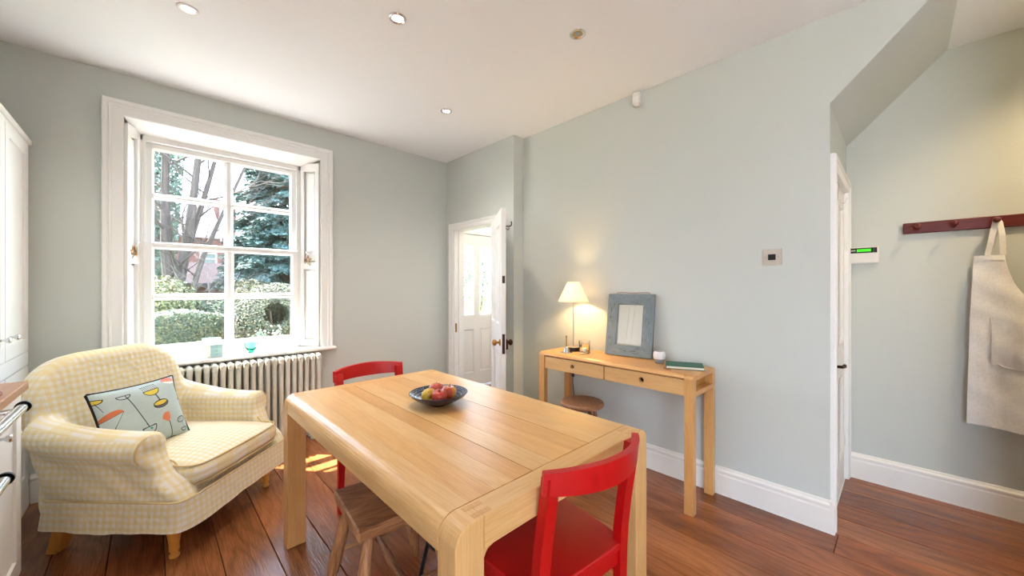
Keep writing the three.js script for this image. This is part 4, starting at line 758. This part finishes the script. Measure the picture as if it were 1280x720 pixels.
// ---- linen apron hanging on the third peg
{
  const a = thing('linen_apron', 'pale linen apron with a pocket hanging on the coat rail', 'apron', [0, 0, 0]);
  const n = noise2(91), tex = dataTex(512, 512, (u, v) => { const k = 0.5 * n(u * 256, v * 30, 256, 30) + 0.5 * n(u * 30, v * 256, 30, 256), b = n(u * 6, v * 6, 6, 6); return mixc([246, 244, 241], [220, 216, 212], cl(k * 0.9 - 0.05 + (b - 0.5) * 0.3)); }); tex.repeat.set(3, 3);
  const linen = phys(0xffffff, 0.95, { map: tex, side: THREE.DoubleSide, bumpMap: clothBump, bumpScale: 0.0015 });
  // outline per height: left and right edge (z); fold depth grows downwards
  const L = (y) => y > 1.1 ? 0.296 - (1.486 - y) * 0.04 : 0.281 - (1.1 - y) * 0.022, Rr = (y) => { const t = cl((1.47 - y) / 0.34); return 0.405 + 0.012 * cl((1.47 - y) / 0.1) + 0.20 * Math.pow(t, 2.6) + (y < 1.13 ? 0.02 : 0); };
  const surf = (u, v) => { const y = 1.486 - v * 0.975, z0 = L(y), z1 = Rr(y), z = z0 + (z1 - z0) * u, fold = 0.014 * Math.sin(z * 46 + y * 3) * (0.35 + 0.65 * v) + 0.02 * Math.sin(z * 17 + 1.2 - y * 2) * (0.3 + v) + 0.006 * Math.sin(y * 40 + z * 25) * (1 - v * 0.5); return [3.442 - 0.012 * v + fold * 0.5 - 0.02 * Math.sin(u * Math.PI) * (0.5 + v * 0.4), y - 0.014 * (u - 0.2) * v + 0.006 * Math.sin(u * 9) * v, z]; };
  const sheet = (f, nu, nv, uv) => { const g = new THREE.BufferGeometry(), P = [], U = [], I = []; for (let j = 0; j <= nv; j++) for (let i = 0; i <= nu; i++) { const p = f(i / nu, j / nv); P.push(...p); U.push(p[2], p[1]); } for (let j = 0; j < nv; j++) for (let i = 0; i < nu; i++) { const q = j * (nu + 1) + i; I.push(q, q + 1, q + nu + 2, q, q + nu + 2, q + nu + 1); } g.setAttribute('position', new THREE.BufferAttribute(new Float32Array(P), 3)); g.setAttribute('uv', new THREE.BufferAttribute(new Float32Array(U), 2)); g.setIndex(I); g.computeVertexNormals(); return g; };
  part('front', sheet(surf, 60, 110), linen, a);
  part('back_layer', sheet((u, v) => { const p = surf(u, v); return [Math.min(3.482, p[0] + 0.022 + 0.008 * Math.sin(u * 12)), p[1] - 0.004 * v, p[2] + 0.004]; }, 30, 50), linen, a);
  const strip = (pts, w, dx) => sheet((u, v) => { const t = v * (pts.length - 1), k = Math.min(pts.length - 2, Math.floor(t)), f = t - k, p = pts[k].map((q, i) => q + (pts[k + 1][i] - q) * f); return [p[0] + (u - 0.5) * dx, p[1], p[2] + (u - 0.5) * w]; }, 4, 40);
  part('strap', [strip([[3.43, 1.487, 0.345], [3.424, 1.56, 0.356], [3.426, 1.63, 0.366], [3.43, 1.678, 0.374], [3.437, 1.69, 0.38]], 0.024, 0.012), strip([[3.437, 1.69, 0.38], [3.43, 1.67, 0.388], [3.425, 1.6, 0.396], [3.432, 1.487, 0.40]], 0.024, 0.012), strip([[3.452, 1.487, 0.352], [3.445, 1.6, 0.366], [3.442, 1.69, 0.38]], 0.022, -0.02)], linen, a);
  part('hem', sheet((u, v) => { const p = surf(u, v * 0.03); return [p[0] - 0.0035, p[1], p[2]]; }, 40, 4), linen, a);
  part('hem', sheet((u, v) => { const p = surf(u, 0.975 + v * 0.025); return [p[0] - 0.003, p[1], p[2]]; }, 40, 4), linen, a);
  part('pocket', [sheet((u, v) => { const uu = 0.22 + u * 0.66, vv = 0.375 + v * 0.24 + 0.03 * (1 - u) * (v - 0.4) + 0.04 * u, p = surf(uu, vv); return [p[0] - 0.012 - 0.026 * Math.sin(u * Math.PI) * (1 - v) - 0.008 * Math.sin(v * Math.PI), p[1], p[2]]; }, 24, 24)], linen, a);
  const pk = (u, v) => { const p = surf(0.22 + u * 0.66, 0.375 + v * 0.24 + 0.03 * (1 - u) * (v - 0.4) + 0.04 * u); return [p[0] - 0.011, p[1], p[2]]; };
  part('pocket_seam', tube([[0, 0], [0, 0.35], [0.02, 0.8], [0.15, 1], [0.5, 1], [0.85, 1], [0.98, 0.8], [1, 0]].map(([u, v]) => pk(u, v)), 0.0035, 60, 6), linen, a);
}
// ---- recessed downlights
function downlight(label, x, z, lit, ring, warm = 0xfff6ea, power = 1.8) {
  const d = thing('downlight', label, 'downlight', [x, CH, z], 0, 'recessed ceiling spotlights');
  part('bezel', lathe([[0.046, -0.001], [0.046, -0.004], [0.042, -0.008], [0.034, -0.008], [0.030, -0.003], [0.0295, -0.0005]], 32), ring, d);
  if (lit) {
    part('light_lens', lathe([[0.0001, -0.003], [0.0298, -0.003], [0.0298, -0.0006]].reverse(), 28), std(0xffffff, 0.4, { emissive: warm, emissiveIntensity: 2.2 }), d);
    const s = new THREE.SpotLight(warm, power, 0, 1.15, 0.9, 2); s.position.set(0, -0.012, 0); s.target.position.set(0, -2, 0); s.castShadow = true; s.shadow.radius = 1.5; d.add(s, s.target);
  } else {
    part('reflector', lathe([[0.0298, -0.004], [0.018, -0.0015], [0.0001, -0.001]], 28), std(0xc9a468, 0.2, { metalness: 1 }), d);
    part('lamp_face', lathe([[0.0001, -0.004], [0.015, -0.004], [0.017, -0.0015]].reverse(), 24), phys(0x8e979c, 0.1, { clearcoat: 1 }), d);
  }
}
downlight('lit white-rimmed ceiling spotlight above the armchair', 0.142, -2.569, true, std(0xeeeeee, 0.4));
downlight('lit chrome ceiling spotlight above the table', 0.957, -1.875, true, M.chrome);
downlight('unlit brassy ceiling spotlight nearest the console wall', 1.753, -1.277, false, M.chrome);
downlight('small lit ceiling spotlight near the hall doorway', 1.745, -2.58, true, M.chrome);
for (const [x, z, l] of [[0.1, 1.3, 'lit ceiling spotlight near the garden doors'], [1.7, 1.7, 'lit ceiling spotlight at the back of the kitchen']]) downlight(l, x, z, true, M.chrome);
downlight('lit warm ceiling spotlight in the coat alcove', 2.95, 0.75, true, M.chrome, 0xffe0b0, 3);
{
  const w = thing('door_wedge', 'small brown wooden wedge on the floor by the door wall', 'door wedge', [2.43, 0, -2.50], 0.4);
  part('block', uvm(extr([[0, 0], [0.1, 0], [0.1, 0.045], [0.0, 0.008]], 0.04, [], 0.002), 0), M.stool, w);
}
// ================================================================ GARDEN beyond the window
const leafMat = phys(0xffffff, 0.7, { vertexColors: true, side: THREE.DoubleSide, transmission: 0.25, thickness: 0 });
function leaves(n, seed, sample, len, wid, cols) { // folded diamond leaves, random tone for each leaf
  const r = rng(seed), P = new Float32Array(n * 18), C = new Float32Array(n * 18), a = V(), b = V(), q = new THREE.Quaternion(), col = new THREE.Color(), c2 = new THREE.Color();
  for (let i = 0; i < n; i++) {
    const s = sample(r), k = 0.6 + r() * 0.8; a.set(r() - 0.5, r() - 0.5, r() - 0.5).multiplyScalar(s.loose ?? 1.3).add(s.n).normalize(); q.setFromUnitVectors(V(0, 0, 1), a);
    const roll = r() * 6.283, l = len * k, w = wid * k, pts = [[0, -l / 2, 0], [w / 2, 0, l * 0.12], [0, l / 2, 0], [-w / 2, 0, l * 0.12]].map((p) => V(...p).applyAxisAngle(V(0, 0, 1), s.roll ?? roll).applyQuaternion(q).add(s.p));
    [0, 1, 2, 0, 2, 3].forEach((m, j) => { P[i * 18 + j * 3] = pts[m].x; P[i * 18 + j * 3 + 1] = pts[m].y; P[i * 18 + j * 3 + 2] = pts[m].z; });
    const t = r() * (cols.length - 1), f = Math.floor(t); col.set(cols[f]).lerp(c2.set(cols[Math.min(f + 1, cols.length - 1)]), t - f); for (let j = 0; j < 6; j++) { C[i * 18 + j * 3] = col.r; C[i * 18 + j * 3 + 1] = col.g; C[i * 18 + j * 3 + 2] = col.b; }
  }
  const g = new THREE.BufferGeometry(); g.setAttribute('position', new THREE.BufferAttribute(P, 3)); g.setAttribute('color', new THREE.BufferAttribute(C, 3)); g.computeVertexNormals(); return g;
}
const foliage = (name, g, parent) => { const m = part(name, g, leafMat, parent); m.userData.kind = 'stuff'; return m; };
{
  const n = noise2(101), t = dataTex(256, 256, (u, v) => mixc([86, 104, 48], [128, 136, 74], n(u * 40, v * 40, 40, 40) * 0.6 + n(u * 7, v * 7, 7, 7) * 0.4)); t.repeat.set(0.5, 0.5);
  solo('lawn', uvm(boxAt(-30, 40, -0.3, -0.16, -45, -4.02, 0.01), 0), std(0xffffff, 0.95, { map: t }), 'garden ground outside the window', 'ground', undefined, 'structure');
  solo('front_terrace', uvm(boxAt(-6, 8, -0.3, -0.14, -6.3, -4.02, 0.01), 0), std(0x84837f, 0.9), 'pale paved strip between the house and the hedge', 'ground', undefined, 'structure');
  solo('patio', uvm(boxAt(-14, LX - 0.12, -0.3, -0.16, -4, 12, 0.01), 0), std(0xb4b0a8, 0.9), 'paved ground outside the garden doors', 'ground', undefined, 'structure');
}
{ // clipped hedge
  const h = thing('clipped_hedge', 'long clipped green hedge outside the window', 'hedge', [0, 0, 0]);
  part('stems', Array.from({ length: 26 }, (_, i) => { const x = -3.1 + i * 0.155; return tube([[x, -0.16, -7.3], [x + 0.03 * Math.sin(i * 2), 0.3, -7.3 + 0.08 * Math.sin(i)], [x + 0.08 * Math.sin(i * 3), 0.78, -7.3 + 0.15 * Math.cos(i * 5)]], 0.018, 8, 5); }), std(0x6a5846, 0.9), h).userData.kind = 'stuff';
  foliage('leaves', leaves(76000, 201, (r) => { const x = -3.2 + r() * 4.06, k = r(); if (k < 0.24) return { p: V(x, -0.1 + r() * 1.0 + 0.05 * Math.sin(x * 4), -6.9 + r() * 0.1), n: V(0, 0.2, 1) }; if (k < 0.42) return { p: V(x, 0.86 + 0.05 * Math.sin(x * 5) + r() * 0.07, -7.65 + r() * 0.78), n: V(0, 1, 0.3) }; return { p: V(x, -0.1 + r() * 0.98, -7.6 + r() * 0.7), n: V(0, 0.6, 0.6) }; }, 0.03, 0.022, [0x162c10, 0x24391a, 0x364824, 0x585a30, 0x1e3418]), h);
}
{ // domed topiary with a dark hollow
  const t = thing('domed_topiary', 'rounded clipped bush with a dark hollow beside the hedge', 'bush', [1.42, 0, -6.75]);
  part('stems', Array.from({ length: 7 }, (_, i) => tube([[0, -0.16, 0], [Math.cos(i) * 0.12, 0.35, Math.sin(i) * 0.1], [Math.cos(i) * 0.3, 0.95, Math.sin(i) * 0.22]], 0.016, 8, 5)), std(0x6a5846, 0.9), t);
  foliage('leaves', leaves(60000, 211, (r) => { for (;;) { const a = r() * 6.283, y = r() * 2 - 1, s = Math.sqrt(1 - y * y), n = V(Math.cos(a) * s, y, Math.sin(a) * s), f = r() < 0.4 ? 1 + r() * 0.07 : Math.cbrt(0.1 + 0.9 * r()), p = V(n.x * 0.63 * f, 0.55 + n.y * 0.78 * f, n.z * 0.54 * f); if (p.z > -0.2 && Math.hypot((p.x + 0.09) / 0.16, (p.y - 0.93) / 0.17) < 0.85 + r() * 0.3) continue; return { p, n }; } }, 0.028, 0.02, [0x26361a, 0x3c4626, 0x545430, 0x304020, 0x4c3c28]), t);
}
{
  const b = thing('blossom_shrub', 'small shrub with pale flowers in front of the domed bush', 'shrub', [1.2, 0, -6.1]);
  const st = [], r = rng(5), tips = []; for (let i = 0; i < 16; i++) { const a = r() * 6.28, l = 0.12 + r() * 0.2, x = Math.cos(a) * l, z = Math.sin(a) * l * 0.6, y = 0.44 + r() * 0.3; st.push(tube([[0, -0.16, 0], [x * 0.4, y * 0.5, z * 0.4], [x, y, z]], 0.006, 8, 5)); tips.push(V(x, y, z)); }
  part('stems', st, std(0x5a4a34, 0.9), b);
  foliage('flowers', leaves(170, 6, (r) => { const t = tips[Math.floor(r() * 16)]; return { p: t.clone().add(V((r() - 0.5) * 0.14, (r() - 0.5) * 0.16, (r() - 0.5) * 0.14)), n: V(0, 0.5, 1) }; }, 0.04, 0.034, [0x9aa498, 0x6c7a62, 0x44563a]), b);
}
function shrub(label, x, z, w, h, y0, n, seed, cols) {
  const s = thing('garden_shrub', label, 'shrub', [x, 0, z]);
  part('stems', [0, 1, 2, 3, 4].map((i) => tube([[0, -0.16, 0], [Math.cos(i * 1.3) * w * 0.2, y0 * 0.6, Math.sin(i) * 0.1], [Math.cos(i * 1.3) * w * 0.4, h * 0.8, Math.sin(i * 2) * 0.2]], 0.012, 8, 5)), std(0x5d4d3a, 0.9), s);
  foliage('leaves', leaves(n, seed, (r) => { const a = r() * 6.283, y = r() * 2 - 1, q = Math.sqrt(1 - y * y), f = Math.pow(r(), 0.4); return { p: V(Math.cos(a) * q * w * f, (y0 + h) / 2 + y * (h - y0) / 2 * f, Math.sin(a) * q * 0.5 * f), n: V(Math.cos(a) * q, y + 0.4, Math.sin(a) * q) }; }, 0.05, 0.034, cols), s);
}
shrub('yellow-green shrub behind the hedge at the window left', 0.0, -9.0, 0.75, 1.55, 0.3, 7000, 221, [0x525a26, 0x74723a, 0x3c4a22]);
shrub('mixed green shrub behind the middle of the hedge', 0.85, -9.2, 0.9, 1.2, 0.2, 7000, 223, [0x24381e, 0x44522c, 0x1c2e1a]);
shrub('orange-tinged shrub beside the domed bush', 1.55, -9.6, 0.6, 1.5, 0.3, 5000, 227, [0x544a26, 0x746634, 0x3e4822]);
shrub('pale green bush seen through the front door glass', 6.0, -7.6, 1.6, 3.2, 0.2, 9000, 241, [0x3c5a34, 0x6a8250, 0x8a9468]);
{ // dark conifer
  const c = thing('conifer_tree', 'dense dark green conifer behind the clipped bush', 'tree', [2.55, -0.16, -11.4]);
  part('trunk', turned([0, 0, 0], [0, 6.6, 0], [[0, 0.16], [1, 0.02]], 10), std(0x4a382a, 0.95), c);
  const br = rng(31), B = []; for (let i = 0; i < 800; i++) { const y = 0.6 + br() * 5.8, a = br() * 6.283, R = (1.45 - 0.17 * y + 0.12) * (0.85 + br() * 0.35); B.push([y, a, R]); }
  foliage('needles', leaves(130000, 231, (r) => { const [y, a, R] = B[Math.floor(r() * 800)], t = 0.12 + 0.88 * Math.sqrt(r()), sp = (r() - 0.5) * 0.5 * (1.1 - t * 0.6), aa = a + sp, rr = R * t; return { p: V(Math.cos(aa) * rr, y - 0.28 * t * t + (r() - 0.5) * 0.09, Math.sin(aa) * rr), n: V(Math.cos(aa) * 0.5, 0.9, Math.sin(aa) * 0.5), loose: 0.9 }; }, 0.11, 0.05, [0x1e3a32, 0x2c4c42, 0x3c6254, 0x244236, 0x64807a]), c);
}
function taper(pts, r0, r1, n = 10, seg = 6) { // tube that thins out along its path
  const c = new THREE.CatmullRomCurve3(pts), g = new THREE.TubeGeometry(c, n, 1, seg, false), p = g.attributes.position, q = V();
  for (let i = 0; i <= n; i++) { const m = c.getPointAt(i / n), r = r0 + (r1 - r0) * i / n; for (let j = 0; j <= seg; j++) { const k = i * (seg + 1) + j; q.fromBufferAttribute(p, k).sub(m).multiplyScalar(r).add(m); p.setXYZ(k, q.x, q.y, q.z); } }
  return g;
}
function bareTree(name, label, x, z, seed, stems, ivy, tones = [[76, 66, 58], [46, 40, 35]], reach = 1) { // stems: [top x, top y, top z, foot radius]
  const t = thing(name, label, name === 'bare_tree' ? 'tree' : 'shrub', [x, -0.16, z]), r = rng(seed), B = [];
  const n = noise2(seed), tex = dataTex(64, 256, (u, v) => mixc(tones[0], tones[1], n(u * 16, v * 24, 16, 24))), bark = std(0xffffff, 0.95, { map: tex });
  const branch = (p, d, len, rad, lvl) => {
    const a = p.clone().addScaledVector(d, len * 0.5).add(V((r() - 0.5), (r() - 0.4), (r() - 0.5)).multiplyScalar(len * 0.16)), e = p.clone().addScaledVector(d, len).add(V(r() - 0.5, r() - 0.3, r() - 0.5).multiplyScalar(len * 0.25));
    B.push(taper([p, a, e], rad, rad * 0.35, lvl ? 4 : 6, lvl > 1 ? 3 : 4)); if (lvl >= 3) return;
    const k = 3 + Math.floor(r() * 2); for (let i = 0; i < k; i++) { const f = 0.3 + 0.7 * (i + r()) / k, s = p.clone().lerp(a, Math.min(1, f * 2)).lerp(e, Math.max(0, f * 2 - 1)); branch(s, d.clone().add(V(r() - 0.5, (r() - 0.35) * 0.7, r() - 0.5).multiplyScalar(1.7)).normalize(), len * (0.4 + r() * 0.25), rad * 0.45, lvl + 1); }
  };
  for (const [tx, ty, tz, rad] of stems) {
    const foot = V((r() - 0.5) * 0.16, 0, (r() - 0.5) * 0.16), top = V(tx, ty, tz), pts = [foot]; for (let i = 1; i < 5; i++) { const f = i / 5; pts.push(V(foot.x + (top.x - foot.x) * Math.pow(f, 1.25) + (r() - 0.5) * 0.12, top.y * f, foot.z + (top.z - foot.z) * f + (r() - 0.5) * 0.12)); } pts.push(top);
    part('stem', taper(pts, rad, rad * 0.28, 22, 9), bark, t);
    const c = new THREE.CatmullRomCurve3(pts); for (let i = 0; i < 9; i++) { const f = 0.28 + 0.7 * (i + r() * 0.8) / 9, p = c.getPointAt(f), a = r() * 6.283; branch(p, V(Math.cos(a), 0.35 + r() * 0.5, Math.sin(a) * 0.8).normalize(), (0.7 + r() * 0.9) * reach, rad * 0.3 * (1.1 - f * 0.6), 0); }
  }
  part('branches', B, bark, t).userData.kind = 'stuff';
  if (ivy) foliage('ivy', leaves(ivy, seed + 1, (q) => { const y = 0.6 + q() * 4.4; return { p: V((q() - 0.5) * 0.9 * (0.4 + y * 0.16), y, (q() - 0.5) * 0.5), n: V(q() - 0.5, 0.4, 1) }; }, 0.09, 0.07, [0x2c4434, 0x445e4a, 0x5c725a, 0x22382c]), t);
}
bareTree('bare_tree', 'bare multi-stemmed tree in front of the brick house', 0.33, -10.4, 7, [[-0.12, 5.6, 0, 0.13], [0.5, 6.0, 0.2, 0.12], [0.95, 5.6, -0.2, 0.09], [1.5, 5.0, 0.1, 0.07]]);
bareTree('bare_tree', 'ivy-clad tree at the left edge of the window view', 0.12, -12.8, 23, [[-0.2, 6, 0, 0.11], [0.25, 5.6, 0, 0.09]], 5000);
bareTree('bare_shrub', 'pale leafless shrub tangle before the brick house', 0.8, -9.9, 57, [[-0.5, 1.9, 0, 0.022], [0.1, 2.1, 0.1, 0.024], [0.6, 1.8, 0, 0.022], [0.9, 1.6, 0.1, 0.02], [-0.2, 1.7, -0.1, 0.02]], 0, [[120, 112, 104], [86, 80, 74]], 0.5);
{ // brick house across the garden
  const h = thing('brick_house', 'red brick house with pale slate roof beyond the trees', 'house', [0, -0.16, -20]);
  const bt = canvasTex(256, 256, (g, w, hh) => { g.fillStyle = '#5c524c'; g.fillRect(0, 0, w, hh); const r = rng(3); for (let j = 0; j < 16; j++) for (let i = -1; i < 8; i++) { const c = [78 + r() * 24, 42 + r() * 14, 37 + r() * 12]; g.fillStyle = `rgb(${c.map(Math.round).join()})`; g.fillRect(i * 32 + (j % 2) * 16 + 1, j * 16 + 1, 30, 14); } });
  bt.repeat.set(1 / 1.8, 1 / 1.2); const brick = std(0xffffff, 0.9, { map: bt });
  part('wall', uvm(merge([extr(rect(-9, 0, 2.7, 3.6), 0.3, [rect(1.46, 2.18, 2.04, 2.94)]).translate(0, 0, -0.3), boxAt(-9, 2.7, 0, 3.6, -6, -5.7, 0.01), boxAt(2.4, 2.7, 0, 3.6, -5.7, -0.3, 0.01)]), 0), brick, h);
  part('roof', uvm(extr([[0.35, 3.5], [0.35, 3.6], [-3, 5.35], [-6.35, 3.6], [-6.35, 3.5], [-3, 5.2]], 11.5).applyMatrix4(new THREE.Matrix4().makeBasis(V(0, 0, 1), V(0, 1, 0), V(-1, 0, 0))).translate(2.1, 0, 0), 0), std(0x7d7478, 0.6), h);
  part('bargeboard', uvm(extr([[0.4, 3.42], [0.4, 3.62], [-3, 5.4], [-3, 5.2]], 0.06).applyMatrix4(new THREE.Matrix4().makeBasis(V(0, 0, 1), V(0, 1, 0), V(-1, 0, 0))).translate(2.16, 0, 0), 0), std(0xa8a6a2, 0.6), h);
  const wn = part('window_frame', [boxAt(1.46, 2.04, 2.18, 2.24, -0.12, -0.04, 0.005), boxAt(1.46, 2.04, 2.88, 2.94, -0.12, -0.04, 0.005), boxAt(1.46, 1.52, 2.24, 2.88, -0.12, -0.04, 0.005), boxAt(1.98, 2.04, 2.24, 2.88, -0.12, -0.04, 0.005), boxAt(1.52, 1.98, 2.66, 2.7, -0.12, -0.04, 0.005), boxAt(1.4, 2.1, 2.12, 2.18, -0.16, 0.06, 0.01)], std(0xb4b4b0, 0.6), h);
  for (const [a, b] of [[2.24, 2.66], [2.7, 2.88]]) part('pane', boxAt(1.52, 1.98, a, b, -0.1, -0.09, 0.002), phys(0x5c6866, 0.1, {}), wn);
  part('chimney', uvm(merge([boxAt(2.18, 2.40, 4.0, 5.55, -3.4, -2.6, 0.02), boxAt(2.15, 2.43, 5.55, 5.68, -3.45, -2.55, 0.02)]), 0), brick, h);
  part('chimney', uvm(merge([boxAt(2.95, 3.2, 3.6, 5.55, -4.6, -3.8, 0.02), boxAt(2.91, 3.24, 5.55, 5.7, -4.65, -3.75, 0.02)]), 0), brick, h);
  part('side_wing', uvm(boxAt(2.6, 6, 0, 4.0, -8, -3.6, 0.02), 0), brick, h);
}
{
  const s = thing('garden_shed', 'low brick outbuilding with a tiled roof behind the hedge', 'outbuilding', [0, -0.16, -14]);
  part('wall', boxAt(-3.5, 2.4, 0, 1.55, -2, -0.2, 0.02), std(0x4a2c26, 0.9), s);
  part('roof', extr([[0.1, 1.5], [0.1, 1.6], [-1.1, 2.25], [-1.1, 2.1]], 6.1).applyMatrix4(new THREE.Matrix4().makeBasis(V(0, 0, 1), V(0, 1, 0), V(-1, 0, 0))).translate(2.5, 0, 0), phys(0x3a3233, 0.95, { specularIntensity: 0.1 }), s);
}

// ================================================================ hand over
scene.traverse((o) => { if (o.isMesh) { o.castShadow = true; o.receiveShadow = true; } });
scene.updateMatrixWorld(true);
renderer.render(scene, camera);
